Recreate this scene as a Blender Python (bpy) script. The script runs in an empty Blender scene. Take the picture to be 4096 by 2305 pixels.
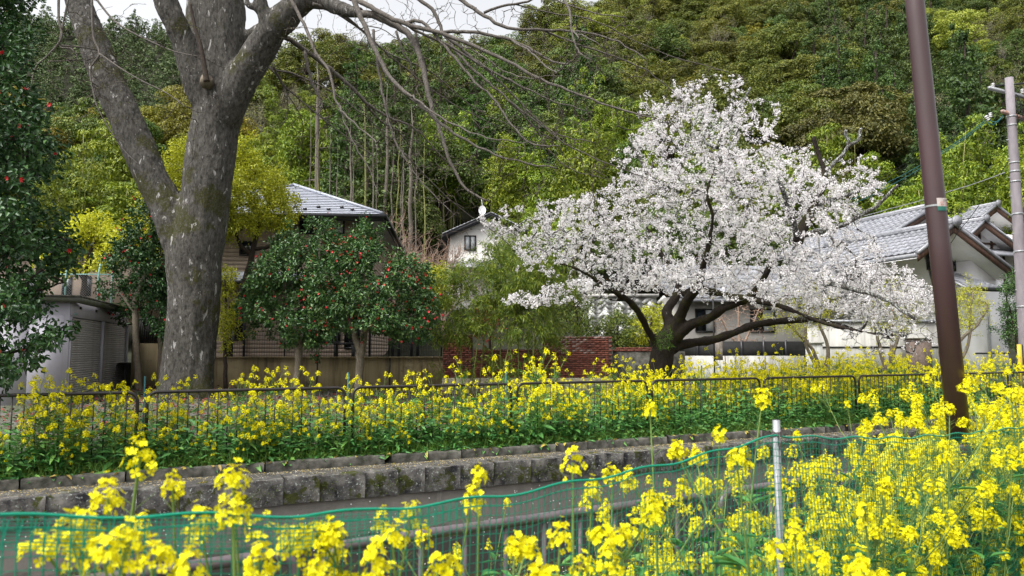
import bpy, math, random
import numpy as np
from mathutils import Vector, noise as mnoise

S = bpy.context.scene
COL = S.collection
# ------------------------------------------------------------------ camera, sky, sun, exposure
F = 26.0 / 36.0 * 4096          # focal length in photo pixels
EYE = 1.7
TH = math.atan((1400 - 1152.5) / F)   # the photo's horizon lies at row 1400
cam_d = bpy.data.cameras.new('camera'); cam = bpy.data.objects.new('camera', cam_d); COL.objects.link(cam)
cam_d.lens = 26.0; cam_d.sensor_width = 36.0; cam_d.clip_start = .05; cam_d.clip_end = 2000
cam.location = (0, 0, EYE); cam.rotation_euler = (math.pi/2 + TH, 0, 0)
cam_d.dof.use_dof = True; cam_d.dof.focus_distance = 15.0; cam_d.dof.aperture_fstop = 4.0
S.camera = cam

W = bpy.data.worlds.new('World'); S.world = W; W.use_nodes = True
nt = W.node_tree; bg = nt.nodes['Background']
sky = nt.nodes.new('ShaderNodeTexSky'); sky.sky_type = 'NISHITA'; sky.sun_disc = False
SUN_EL, SUN_AZ = math.radians(58), math.radians(228)      # high veiled sun, left of the camera
sky.sun_elevation = SUN_EL; sky.sun_rotation = SUN_AZ; sky.air_density = 1.0; sky.dust_density = 5.0; sky.ozone_density = .6
hs = nt.nodes.new('ShaderNodeHueSaturation'); hs.inputs['Saturation'].default_value = .12
nt.links.new(sky.outputs[0], hs.inputs['Color']); nt.links.new(hs.outputs[0], bg.inputs['Color'])
bg.inputs['Strength'].default_value = .15
sun_d = bpy.data.lights.new('sun', 'SUN'); sun = bpy.data.objects.new('sun', sun_d); COL.objects.link(sun)
sun_d.energy = 1.25; sun_d.angle = math.radians(20); sun_d.color = (1, .97, .92)
_sd = Vector((math.sin(SUN_AZ)*math.cos(SUN_EL), math.cos(SUN_AZ)*math.cos(SUN_EL), math.sin(SUN_EL)))
sun.rotation_euler = _sd.to_track_quat('Z', 'Y').to_euler(); sun.location = (0, -10, 30)
S.view_settings.view_transform = 'Standard'; S.view_settings.look = 'None'
S.view_settings.exposure = 1.12; S.view_settings.gamma = 1
S.render.engine = 'CYCLES'
S.cycles.max_bounces = 6; S.cycles.diffuse_bounces = 3; S.cycles.glossy_bounces = 2; S.cycles.transmission_bounces = 3
S.cycles.sample_clamp_indirect = 6

# ------------------------------------------------------------------ pixel helpers (photo pixels, 4096 x 2305)
CT, ST = math.cos(TH), math.sin(TH)
def ray(x, y):
    cx, cy = (x - 2048) / F, (1152.5 - y) / F
    return np.array([cx, CT - cy*ST, ST + cy*CT])
def P(x, y, Y):                      # the point seen at pixel (x, y), Y metres ahead
    r = ray(x, y); return np.array([0, 0, EYE]) + r * (Y / r[1])
def Pz(x, y, z):                     # the point seen at pixel (x, y) on the level z
    r = ray(x, y); return np.array([0, 0, EYE]) + r * ((z - EYE) / r[2])
def proj(p):
    p = np.asarray(p, float); d = p - np.array([0, 0, EYE])
    f_ = d[..., 1]*CT + d[..., 2]*ST; up = -d[..., 1]*ST + d[..., 2]*CT
    return 2048 + F*d[..., 0]/f_, 1152.5 - F*up/f_
def Ps(pts, Y): return np.array([P(a[0], a[1], Y + (a[2] if len(a) > 2 else 0)) for a in pts])

# ------------------------------------------------------------------ mesh helpers
def mesh_np(name, V, Fs):
    V = np.asarray(V, np.float32).reshape(-1, 3)
    me = bpy.data.meshes.new(name)
    me.vertices.add(len(V)); me.vertices.foreach_set('co', V.ravel())
    Fs = [np.asarray(f, np.int32) for f in Fs if len(f)]
    n = sum(f.shape[0] for f in Fs); l = sum(f.size for f in Fs)
    me.loops.add(l); me.polygons.add(n)
    me.loops.foreach_set('vertex_index', np.concatenate([f.ravel() for f in Fs]))
    tot = np.concatenate([np.full(f.shape[0], f.shape[1], np.int32) for f in Fs])
    st = np.concatenate([[0], np.cumsum(tot)[:-1]]).astype(np.int32)
    me.polygons.foreach_set('loop_start', st); me.polygons.foreach_set('loop_total', tot)
    me.update(calc_edges=True)
    return me
BOXF = np.array([[0,3,2,1],[4,5,6,7],[0,1,5,4],[1,2,6,5],[2,3,7,6],[3,0,4,7]])
class Frame:
    def __init__(s, o=(0,0,0), a=0.0):
        s.o = np.array(o, float); c, q = math.cos(a), math.sin(a); s.a = a
        s.M = np.array([[c,-q,0],[q,c,0],[0,0,1]])
    def w(s, p): return np.asarray(p, float) @ s.M.T + s.o
    def px(s, x, y, ly=0.0):          # pixel -> local (x, z) on the plane local y = ly
        r = s.M.T @ ray(x, y); c = s.M.T @ (np.array([0,0,EYE]) - s.o)
        k = (ly - c[1]) / r[1]; q = c + r*k
        return q[0], q[2]
W0 = Frame()
class MB:
    def __init__(s): s.V = []; s.F = {}; s.n = 0
    def add(s, V, *Fs):
        V = np.asarray(V, float).reshape(-1, 3)
        for f in Fs:
            f = np.asarray(f, int)
            if len(f): s.F.setdefault(f.shape[1], []).append(f + s.n)
        s.V.append(V); s.n += len(V); return s
    def box(s, a, b, fr=W0):
        x0,y0,z0 = a; x1,y1,z1 = b
        return s.add(fr.w([[x0,y0,z0],[x1,y0,z0],[x1,y1,z0],[x0,y1,z0],[x0,y0,z1],[x1,y0,z1],[x1,y1,z1],[x0,y1,z1]]), BOXF)
    def prism(s, poly, y0, y1, fr=W0):       # (x, z) outline pushed along local y
        n = len(poly); A = [[p[0], y0, p[1]] for p in poly]; B = [[p[0], y1, p[1]] for p in poly]
        i = np.arange(n); j = (i+1) % n
        return s.add(fr.w(A+B), np.c_[i, j, j+n, i+n], [list(range(n))[::-1]], [list(range(n, 2*n))])
    def tube(s, pts, rad, sides=6, cap=True):
        pts = np.asarray(pts, float); n = len(pts)
        rad = np.full(n, rad) if np.isscalar(rad) else np.asarray(rad, float)
        t = np.gradient(pts, axis=0); t /= np.linalg.norm(t, axis=1)[:, None] + 1e-9
        ref = np.array([0,0,1.]) if abs(t[0][2]) < .9 else np.array([1.,0,0])
        u = np.cross(t, ref); nu = np.linalg.norm(u, axis=1)[:, None]
        bad = nu[:, 0] < .05
        u = np.where(bad[:, None], np.cross(t, [0.31,.95,0.05]), u); u /= np.linalg.norm(u, axis=1)[:, None]
        for k in range(1, n):                 # parallel transport
            v = u[k-1] - t[k]*np.dot(u[k-1], t[k]); l = np.linalg.norm(v)
            if l > 1e-6: u[k] = v/l
        w = np.cross(t, u)
        an = np.arange(sides)*2*math.pi/sides
        V = pts[:, None, :] + rad[:, None, None]*(np.cos(an)[None,:,None]*u[:,None,:] + np.sin(an)[None,:,None]*w[:,None,:])
        i, j = np.meshgrid(np.arange(n-1), np.arange(sides), indexing='ij'); j2 = (j+1) % sides
        Q = np.stack([i*sides+j, i*sides+j2, (i+1)*sides+j2, (i+1)*sides+j], -1).reshape(-1, 4)
        Fs = [Q]
        if cap: Fs += [[list(range(sides))[::-1]], [list(range((n-1)*sides, n*sides))]]
        return s.add(V, *Fs)
    def mesh(s, name, off=(0,0,0)):
        return mesh_np(name, np.concatenate(s.V) - np.asarray(off, float), [np.concatenate(f) for f in s.F.values()])
    def build(s, name, mat, parent=None, kind=None, smooth=False, label=None):
        off = parent['_w'] if parent is not None else (0,0,0)
        return link(name, s.mesh(name, off), mat, parent, kind, smooth, label)
def link(name, me, mat, parent=None, kind=None, smooth=False, label=None, loc=None):
    o = bpy.data.objects.new(name, me); COL.objects.link(o)
    if mat is not None and len(me.materials) == 0: me.materials.append(mat)
    if smooth: me.polygons.foreach_set('use_smooth', np.ones(len(me.polygons), bool))
    if parent is not None:
        o.parent = parent; o['_w'] = list(parent['_w'])
    else: o['_w'] = [0,0,0]
    if loc is not None:
        o.location = np.asarray(loc, float) - np.asarray(o['_w']) if parent is not None else loc
    if kind: o['kind'] = kind
    if label: o['label'] = label
    return o
def thing(name, label, cat, loc=(0,0,0), group=None):
    o = bpy.data.objects.new(name, None); COL.objects.link(o); o.empty_display_size = .2
    o.location = [float(v) for v in loc]; o['_w'] = [float(v) for v in loc]
    o['label'] = label; o['category'] = cat
    if group: o['group'] = group
    return o
def tag(o, label, cat, group=None):
    o['label'] = label; o['category'] = cat
    if group: o['group'] = group
    return o
def structure(name, me, mat, smooth=False):
    o = link(name, me, mat, None, 'structure', smooth); return o

# ------------------------------------------------------------------ materials
def _mat(name):
    m = bpy.data.materials.new(name); m.use_nodes = True
    return m, m.node_tree, m.node_tree.nodes['Principled BSDF']
def _noise(nt, scale, detail=5, rough=.55, dist=0, vec=None):
    n = nt.nodes.new('ShaderNodeTexNoise'); n.inputs['Scale'].default_value = scale; n.inputs['Detail'].default_value = detail
    n.inputs['Roughness'].default_value = rough; n.inputs['Distortion'].default_value = dist
    if vec is not None: nt.links.new(vec, n.inputs['Vector'])
    return n
def _ramp(nt, fac, stops):
    r = nt.nodes.new('ShaderNodeValToRGB'); e = r.color_ramp.elements
    while len(e) < len(stops): e.new(.5)
    for k, (p, c) in enumerate(stops): e[k].position = p; e[k].color = (*c, 1) if len(c) == 3 else c
    nt.links.new(fac, r.inputs[0]); return r
def _mix(nt, fac, a, b, mode='MIX'):
    m = nt.nodes.new('ShaderNodeMix'); m.data_type = 'RGBA'; m.blend_type = mode
    for s, v in ((m.inputs[0], fac), (m.inputs[6], a), (m.inputs[7], b)):
        if hasattr(v, 'is_linked'): nt.links.new(v, s)
        elif isinstance(v, tuple): s.default_value = (*v, 1)
        else: s.default_value = v
    return m.outputs[2]
def _bump(nt, bsdf, h, strength, dist=.02):
    b = nt.nodes.new('ShaderNodeBump'); b.inputs['Strength'].default_value = strength; b.inputs['Distance'].default_value = dist
    nt.links.new(h, b.inputs['Height']); nt.links.new(b.outputs[0], bsdf.inputs['Normal'])
def _pos(nt, sc=(1,1,1)):
    g = nt.nodes.new('ShaderNodeTexCoord'); m = nt.nodes.new('ShaderNodeMapping'); m.inputs['Scale'].default_value = sc
    nt.links.new(g.outputs['Object'], m.inputs['Vector']); return m.outputs[0]
def pm(name, c1, c2=None, scale=6, rough=.7, bump=.0, spec=.3, lo=.35, hi=.65, detail=6, metal=0, sc=(1,1,1), bs=None, objvar=0):
    m, nt, b = _mat(name); b.inputs['Roughness'].default_value = rough; b.inputs['Specular IOR Level'].default_value = spec
    b.inputs['Metallic'].default_value = metal
    v = _pos(nt, sc); n = _noise(nt, scale, detail, vec=v)
    c2 = c2 or tuple(x*.7 for x in c1)
    out = _ramp(nt, n.outputs[0], [(lo, c1), (hi, c2)]).outputs[0]
    if objvar:
        oi = nt.nodes.new('ShaderNodeObjectInfo'); h = nt.nodes.new('ShaderNodeHueSaturation')
        mr = nt.nodes.new('ShaderNodeMapRange'); mr.inputs[3].default_value = 1-objvar; mr.inputs[4].default_value = 1+objvar
        nt.links.new(oi.outputs['Random'], mr.inputs[0]); nt.links.new(mr.outputs[0], h.inputs['Value']); nt.links.new(out, h.inputs['Color']); out = h.outputs[0]
    nt.links.new(out, b.inputs['Base Color'])
    if bump:
        n2 = _noise(nt, bs or scale*4, 6, .65, vec=v); _bump(nt, b, n2.outputs[0], bump)
    return m
GREEN = 1.3
def leafmat(name, stops, transl=.3, rough=.5, spec=.4, objvar=.0, hue=0):
    m, nt, b = _mat(name); b.inputs['Roughness'].default_value = rough; b.inputs['Specular IOR Level'].default_value = spec
    g = nt.nodes.new('ShaderNodeNewGeometry')
    if max(stops[-1]) < .6 and stops[-1][1] >= stops[-1][0]*.75: stops = [tuple(min(.6, q*GREEN) for q in c) for c in stops]
    n = len(stops); r = _ramp(nt, g.outputs['Random Per Island'], [(i/(n-1) if n > 1 else 0, c) for i, c in enumerate(stops)])
    out = r.outputs[0]
    if objvar or hue:
        oi = nt.nodes.new('ShaderNodeObjectInfo'); h = nt.nodes.new('ShaderNodeHueSaturation')
        mr = nt.nodes.new('ShaderNodeMapRange'); mr.inputs[3].default_value = 1-objvar; mr.inputs[4].default_value = 1+objvar
        nt.links.new(oi.outputs['Random'], mr.inputs[0]); nt.links.new(mr.outputs[0], h.inputs['Value'])
        if hue:
            mm = nt.nodes.new('ShaderNodeMath'); mm.operation = 'MULTIPLY'; mm.inputs[1].default_value = 7.31
            fr = nt.nodes.new('ShaderNodeMath'); fr.operation = 'FRACT'
            mh = nt.nodes.new('ShaderNodeMapRange'); mh.inputs[3].default_value = .5-hue; mh.inputs[4].default_value = .5+hue
            nt.links.new(oi.outputs['Random'], mm.inputs[0]); nt.links.new(mm.outputs[0], fr.inputs[0]); nt.links.new(fr.outputs[0], mh.inputs[0]); nt.links.new(mh.outputs[0], h.inputs['Hue'])
        nt.links.new(out, h.inputs['Color']); out = h.outputs[0]
    nt.links.new(out, b.inputs['Base Color'])
    if transl:
        t = nt.nodes.new('ShaderNodeBsdfTranslucent'); nt.links.new(out, t.inputs['Color'])
        mx = nt.nodes.new('ShaderNodeMixShader'); mx.inputs[0].default_value = transl
        nt.links.new(b.outputs[0], mx.inputs[1]); nt.links.new(t.outputs[0], mx.inputs[2])
        nt.links.new(mx.outputs[0], nt.nodes['Material Output'].inputs['Surface'])
    return m
def barkmat(name, base, dark, moss, pale, moss_amt=.55, pale_amt=.62, sc=1.0, bump=.6):
    m, nt, b = _mat(name); b.inputs['Roughness'].default_value = .85; b.inputs['Specular IOR Level'].default_value = .2
    v = _pos(nt, (1,1,.45)); v2 = _pos(nt)
    n1 = _noise(nt, 15*sc, 8, .7, .3, v)
    c = _ramp(nt, n1.outputs[0], [(.36, dark), (.62, base)]).outputs[0]
    n2 = _noise(nt, 1.1*sc, 5, .6, 0, v2); f2 = _ramp(nt, n2.outputs[0], [(moss_amt-.06, (0,0,0)), (moss_amt+.1, (1,1,1))]).outputs[0]
    n2b = _noise(nt, 22*sc, 4, .6, 0, v2); f2b = _mix(nt, f2, (0,0,0), n2b.outputs[0])
    f2c = _ramp(nt, f2b, [(.3, (0,0,0)), (.55, (1,1,1))]).outputs[0]
    c = _mix(nt, f2c, c, moss)
    n3 = _noise(nt, 6.5*sc, 6, .66, .5, _pos(nt, (1,1,.4))); f3 = _ramp(nt, n3.outputs[0], [(pale_amt, (0,0,0)), (pale_amt+.04, (1,1,1))]).outputs[0]
    c = _mix(nt, f3, c, pale)
    nt.links.new(c, b.inputs['Base Color'])
    nb = _noise(nt, 14*sc, 8, .7, .2, v); _bump(nt, b, nb.outputs[0], bump, .05)
    return m
RNG = np.random.default_rng(7)
random.seed(7)
# ------------------------------------------------------------------ material palette
M = {}
M['asphalt'] = pm('ledge concrete', (.105,.10,.092), (.048,.046,.043), 5, .9, .5, bs=60)
M['curb'] = pm('kerb concrete', (.12,.115,.10), (.03,.03,.022), 6, .92, .7, bs=40)
M['tube'] = pm('brown black pipe', (.028,.022,.02), (.016,.013,.012), 8, .42, spec=.4)
M['neartube'] = pm('grey brown pipe', (.12,.095,.105), (.085,.068,.074), 8, .42, spec=.45)
M['net'] = leafmat('green net cord', [(.0,.17,.105), (.005,.25,.15)], .15, .5)
M['galv'] = pm('galvanised pipe', (.36,.37,.38), (.26,.27,.28), 14, .45, metal=.35)
M['string'] = pm('grey string', (.16,.14,.14), (.08,.07,.07), 60, .9)
M['soil'] = pm('soil and litter', (.085,.06,.04), (.035,.03,.018), 5, .95, .6, bs=30)
M['lawn'] = pm('gravel and grass', (.12,.115,.10), (.055,.075,.025), 1.1, .95, .6, bs=60, detail=9)
M['mud'] = pm('canal bed', (.06,.05,.04), (.03,.027,.02), 2, .6)
M['hillfloor'] = pm('forest floor', (.022,.026,.010), (.012,.012,.006), .5, 1)
def watermat():
    m, nt, b = _mat('canal water'); b.inputs['Base Color'].default_value = (.035,.028,.016,1); b.inputs['Roughness'].default_value = .12
    b.inputs['Specular IOR Level'].default_value = .5
    n = _noise(nt, 3, 3, vec=_pos(nt)); _bump(nt, b, n.outputs[0], .12, .05); return m
M['water'] = watermat()
def stonemat():
    m, nt, b = _mat('weathered coping stone'); b.inputs['Roughness'].default_value = .9; b.inputs['Specular IOR Level'].default_value = .2
    oi = nt.nodes.new('ShaderNodeObjectInfo'); tc = nt.nodes.new('ShaderNodeTexCoord')
    v = nt.nodes.new('ShaderNodeVectorMath'); v.operation = 'MULTIPLY_ADD'; v.inputs[1].default_value = (1,1,1)
    sc = nt.nodes.new('ShaderNodeVectorMath'); sc.operation = 'SCALE'; sc.inputs[0].default_value = (37,11,23)
    nt.links.new(oi.outputs['Random'], sc.inputs['Scale']); nt.links.new(tc.outputs['Object'], v.inputs[0]); nt.links.new(sc.outputs[0], v.inputs[2])
    v = v.outputs[0]
    c = _ramp(nt, _noise(nt, 5, 8, .65, vec=v).outputs[0], [(.36,(.026,.025,.028)), (.5,(.09,.085,.08)), (.66,(.17,.16,.145))]).outputs[0]
    f = _ramp(nt, _noise(nt, 26, 7, .75, .4, v).outputs[0], [(.58,(0,0,0)), (.62,(1,1,1))]).outputs[0]
    c = _mix(nt, f, c, (.36,.39,.36))
    f = _ramp(nt, _noise(nt, 3.1, 7, .7, .2, v).outputs[0], [(.545,(0,0,0)), (.58,(1,1,1))]).outputs[0]
    c = _mix(nt, f, c, (.045,.05,.012))
    nt.links.new(c, b.inputs['Base Color']); _bump(nt, b, _noise(nt, 24, 8, .7, vec=v).outputs[0], .8, .03); return m
M['stone'] = stonemat()
M['canalface'] = None
M['canalwall'] = pm('canal wall concrete', (.155,.14,.122), (.07,.063,.057), 1.3, .92, .6, bs=45, lo=.3, hi=.72, detail=9, sc=(1,1,.6))
def wetwall():
    # concrete that is dark and damp up to an uneven tide mark above the water
    m, nt, b = _mat('canal wall with tide mark'); b.inputs['Roughness'].default_value = .85
    v = _pos(nt); c = _ramp(nt, _noise(nt, 1.4, 9, .65, vec=_pos(nt, (1,1,.6))).outputs[0], [(.3,(.17,.155,.135)), (.72,(.085,.077,.07))]).outputs[0]
    sx = nt.nodes.new('ShaderNodeSeparateXYZ'); nt.links.new(v, sx.inputs[0])
    n = _noise(nt, 1.2, 6, .6, vec=_pos(nt, (1,1,2))); ad = nt.nodes.new('ShaderNodeMath'); ad.operation = 'MULTIPLY_ADD'; ad.inputs[1].default_value = .5
    nt.links.new(n.outputs[0], ad.inputs[0]); nt.links.new(sx.outputs['Z'], ad.inputs[2])
    f = _ramp(nt, ad.outputs[0], [(.92,(1,1,1)), (1.0,(0,0,0))]).outputs[0]
    c = _mix(nt, f, c, (.036,.032,.027))
    f2 = _ramp(nt, _noise(nt, 2.2, 7, .7, .3, _pos(nt,(3,3,.25))).outputs[0], [(.62,(0,0,0)), (.68,(.8,.8,.8))]).outputs[0]
    c = _mix(nt, f2, c, (.19,.18,.165))
    nt.links.new(c, b.inputs['Base Color']); _bump(nt, b, _noise(nt, 45, 6, .7, vec=v).outputs[0], .5); return m
def stainwall(name, base, dark, pale, s=1.0):
    m, nt, b = _mat(name); b.inputs['Roughness'].default_value = .9
    v = _pos(nt, (2.4*s,2.4*s,.22*s)); c = _ramp(nt, _noise(nt, 1.6, 9, .68, .2, v).outputs[0], [(.32, dark), (.48, base), (.72, pale)]).outputs[0]
    f = _ramp(nt, _noise(nt, 1.1, 7, .7, vec=_pos(nt)).outputs[0], [(.58,(0,0,0)), (.68,(1,1,1))]).outputs[0]
    c = _mix(nt, f, c, dark); nt.links.new(c, b.inputs['Base Color']); _bump(nt, b, _noise(nt, 40, 6, .7, vec=_pos(nt)).outputs[0], .3); return m
M['tanwall'] = stainwall('stained tan render', (.27,.21,.115), (.09,.072,.045), (.34,.28,.17))
M['greywall'] = stainwall('stained pale concrete', (.42,.41,.38), (.2,.19,.17), (.52,.51,.48))
M['cream'] = stainwall('cream base wall', (.4,.36,.26), (.22,.19,.13), (.46,.42,.32))
def brickm():
    m, nt, b = _mat('brick'); b.inputs['Roughness'].default_value = .85
    oi = nt.nodes.new('ShaderNodeObjectInfo'); c = _ramp(nt, oi.outputs['Random'], [(0,(.13,.035,.022)), (.35,(.2,.055,.035)), (.75,(.26,.08,.05)), (1,(.09,.035,.03))]).outputs[0]
    n = _noise(nt, 18, 6, .7, vec=_pos(nt)); c = _mix(nt, _ramp(nt, n.outputs[0], [(.45,(0,0,0)),(.75,(.7,.7,.7))]).outputs[0], c, (.07,.03,.025))
    nt.links.new(c, b.inputs['Base Color']); _bump(nt, b, n.outputs[0], .4); return m
M['brick'] = brickm()
M['efflo'] = pm('brick with white bloom', (.40,.32,.29), (.2,.07,.05), 9, .9, lo=.4, hi=.6, objvar=.25)
M['mortar'] = pm('mortar', (.17,.13,.11), (.1,.075,.065), 12, .95, .3)
M['siding'] = pm('beige siding', (.36,.285,.225), (.31,.24,.19), 7, .8, .25, bs=50)
M['slate'] = pm('blue grey slate', (.36,.38,.44), (.28,.30,.35), 9, .42, spec=.5)
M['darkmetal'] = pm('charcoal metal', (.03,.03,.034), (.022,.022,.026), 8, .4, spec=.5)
M['soffit'] = pm('soffit board', (.42,.40,.37), (.38,.36,.33), 4, .8)
M['blackframe'] = pm('black window frame', (.015,.014,.014), (.01,.01,.01), 8, .4)
M['glass'] = pm('window glass', (.02,.025,.03), (.015,.018,.02), 3, .06, spec=.9)
M['curtain'] = pm('pale blind behind glass', (.5,.52,.53), (.4,.42,.43), 3, .25, spec=.6)
M['white'] = pm('white plaster', (.82,.81,.82), (.74,.73,.74), 2.5, .85, .1)
M['offwhite'] = pm('off white wall', (.68,.66,.62), (.6,.58,.54), 2.5, .85)
M['rooftile'] = pm('silver grey clay tile', (.27,.275,.30), (.17,.175,.195), 6, .33, spec=.6, objvar=.22)
M['wood'] = pm('brown timber', (.095,.05,.033), (.05,.028,.02), 12, .7, .2, sc=(1,1,.2))
M['shed'] = pm('grey lilac sheet metal', (.38,.365,.41), (.32,.31,.345), 2.2, .55, spec=.4, sc=(1,1,.5))
M['slat'] = pm('shutter slat', (.5,.48,.48), (.38,.36,.35), 2.5, .5, .0, spec=.4, objvar=.06)
M['shedroof'] = pm('mossy roof edge', (.12,.12,.11), (.07,.085,.04), 4, .9, .3)
M['plantfence'] = pm('dark slat fence', (.02,.02,.02), (.012,.012,.012), 8, .7)
M['mint'] = pm('mint painted post', (.30,.52,.48), (.25,.45,.42), 8, .5)
M['wire'] = pm('wire', (.25,.26,.27), (.2,.2,.2), 8, .5, metal=.4)
M['pole'] = pm('brown painted pole', (.07,.036,.040), (.040,.024,.022), 3.0, .36, .05, spec=.5, sc=(1,1,.25), lo=.3, hi=.75)
M['concretepole'] = pm('weathered concrete pole', (.26,.235,.25), (.19,.17,.185), 5, .85, .2, sc=(1,1,.3))
M['cable'] = pm('black cable', (.012,.014,.014), (.01,.012,.012), 8, .5)
M['cablegreen'] = pm('teal cable', (.03,.14,.15), (.02,.1,.11), 8, .5)
M['porcelain'] = pm('white porcelain', (.75,.75,.74), (.65,.65,.64), 8, .25, spec=.6)
M['rust'] = pm('rusty steel', (.3,.09,.03), (.34,.33,.32), 5, .7)
M['boxbeige'] = pm('beige enamel box', (.36,.31,.27), (.31,.27,.23), 5, .5)
M['yellowpaint'] = pm('yellow marker', (.6,.42,.05), (.5,.35,.04), 5, .6)
M['block'] = stainwall('pale textured block', (.52,.52,.5), (.24,.24,.22), (.6,.6,.58), .7)
# leaves and bark
M['bark_z'] = barkmat('zelkova bark', (.12,.112,.10), (.032,.029,.025), (.046,.046,.012), (.38,.365,.35), .50, .61, bump=1.2)
M['bough'] = barkmat('zelkova bough', (.14,.125,.11), (.06,.052,.045), (.06,.06,.025), (.24,.23,.21), .66, .64, 2, .3)
M['twig_z'] = pm('zelkova twig', (.075,.06,.05), (.05,.04,.034), 8, .9)
M['bark_c'] = barkmat('mossy cherry bark', (.028,.021,.015), (.012,.009,.007), (.032,.030,.008), (.25,.27,.25), .5, .70, 2, .5)
M['twig_c'] = barkmat('lichened cherry twig', (.07,.062,.055), (.035,.03,.027), (.05,.05,.02), (.32,.34,.32), .7, .52, 5, .2)
M['bark_d'] = barkmat('dark bark', (.06,.045,.035), (.028,.022,.018), (.04,.045,.018), (.14,.13,.11), .6, .68, 2, .4)
M['bark_p'] = barkmat('pale smooth bark', (.22,.185,.14), (.12,.1,.075), (.09,.09,.04), (.3,.27,.22), .62, .66, 2, .3)
M['blossom'] = leafmat('white cherry blossom', [(.78,.75,.76), (.88,.86,.86), (.84,.81,.82)], .45, .7, .2)
M['youngleaf'] = leafmat('bronze young leaf', [(.30,.12,.04), (.22,.11,.04), (.3,.2,.05)], .35)
M['bud'] = leafmat('zelkova bud', [(.16,.17,.05), (.12,.12,.04)], .3)
M['camellia'] = leafmat('camellia leaf', [(.010,.036,.010), (.022,.066,.015), (.045,.10,.02)], .1, .4, .35)
M['camellia2'] = leafmat('sunlit camellia leaf', [(.014,.05,.012), (.038,.095,.022), (.10,.17,.04)], .12, .38, .45)
M['red'] = leafmat('red camellia petal', [(.45,.012,.02), (.6,.03,.035), (.38,.01,.015)], .15, .5)
M['yg'] = leafmat('yellow green leaf', [(.13,.16,.010), (.34,.36,.018), (.5,.5,.03)], .3)
M['maple'] = leafmat('lime maple leaf', [(.24,.27,.014), (.40,.41,.02), (.5,.49,.035)], .35)
M['hedge'] = leafmat('hedge leaf', [(.04,.075,.012), (.1,.14,.02), (.18,.2,.03)], .25)
M['photinia'] = leafmat('red shoot leaf', [(.4,.03,.015), (.5,.06,.02)], .3)
M['bamboo'] = leafmat('garden bamboo leaf', [(.04,.08,.008), (.11,.165,.015), (.24,.29,.03)], .3)
M['culm'] = pm('bamboo culm', (.14,.16,.04), (.2,.19,.07), 4, .5, sc=(1,1,.3))
M['oak'] = leafmat('olive oak leaf', [(.026,.038,.004), (.078,.095,.009), (.165,.17,.02)], .22, .6, objvar=.22, hue=.02)
M['oakgold'] = leafmat('golden oak leaf', [(.045,.045,.004), (.14,.13,.010), (.26,.23,.022)], .22, .6, objvar=.2, hue=.015)
M['oakdark'] = leafmat('dark oak leaf', [(.02,.044,.006), (.06,.10,.012), (.115,.165,.022)], .2, .55, objvar=.25, hue=.02)
M['oakbrown'] = leafmat('bronze oak leaf', [(.032,.036,.006), (.07,.07,.012), (.12,.11,.022)], .22, .6, objvar=.2)
M['lime'] = leafmat('fresh lime leaf', [(.12,.15,.015), (.22,.26,.03), (.3,.32,.05)], .3, .6, objvar=.15)
M['hillbamboo'] = leafmat('hillside bamboo leaf', [(.045,.085,.003), (.13,.18,.007), (.24,.285,.015)], .2, .6, objvar=.2, hue=.012)
M['farleaf'] = leafmat('hazy far ridge leaf', [(.035,.06,.02), (.07,.105,.035), (.11,.14,.05)], .15, .7)  # paler, greyer green: distance haze is mixed into the leaf colour
M['cedar'] = leafmat('cedar spray', [(.013,.032,.005), (.038,.07,.009), (.075,.115,.015)], .15, .6, objvar=.25, hue=.02)
M['greybud'] = leafmat('grey green budding twig leaf', [(.13,.13,.06), (.2,.19,.09)], .3, .7, objvar=.15)
M['greytwig'] = pm('pale grey twig', (.25,.225,.19), (.16,.145,.125), 4, .9)
M['pinktwig'] = pm('pinkish bare twig', (.36,.25,.185), (.25,.175,.135), 4, .9)
M['trunkgrey'] = pm('pale forest trunk', (.17,.145,.12), (.09,.08,.065), 3, .9, sc=(1,1,.2))
M['petal'] = leafmat('rapeseed petal', [(.68,.60,.004), (.80,.73,.006), (.88,.83,.014)], .3, .6, .2)
M['stem'] = leafmat('rapeseed stem', [(.10,.17,.035), (.15,.22,.06)], .15, .5)
M['rapeleaf'] = leafmat('rapeseed leaf', [(.028,.12,.028), (.06,.18,.04), (.13,.26,.05)], .25, .5)
M['grass'] = leafmat('grass and weeds', [(.045,.11,.014), (.09,.18,.024), (.14,.22,.035)], .3, .6)
M['oldleaf'] = leafmat('yellowed leaf', [(.4,.33,.05), (.3,.2,.06), (.45,.4,.1)], .25)
M['petalfall'] = leafmat('fallen petals', [(.7,.52,.02), (.75,.73,.72), (.5,.33,.05), (.72,.55,.03), (.3,.16,.06)], 0, .8)
M['litter'] = leafmat('fallen red leaf litter', [(.12,.03,.02), (.2,.03,.02), (.07,.045,.03), (.28,.04,.03)], 0, .9)

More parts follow.
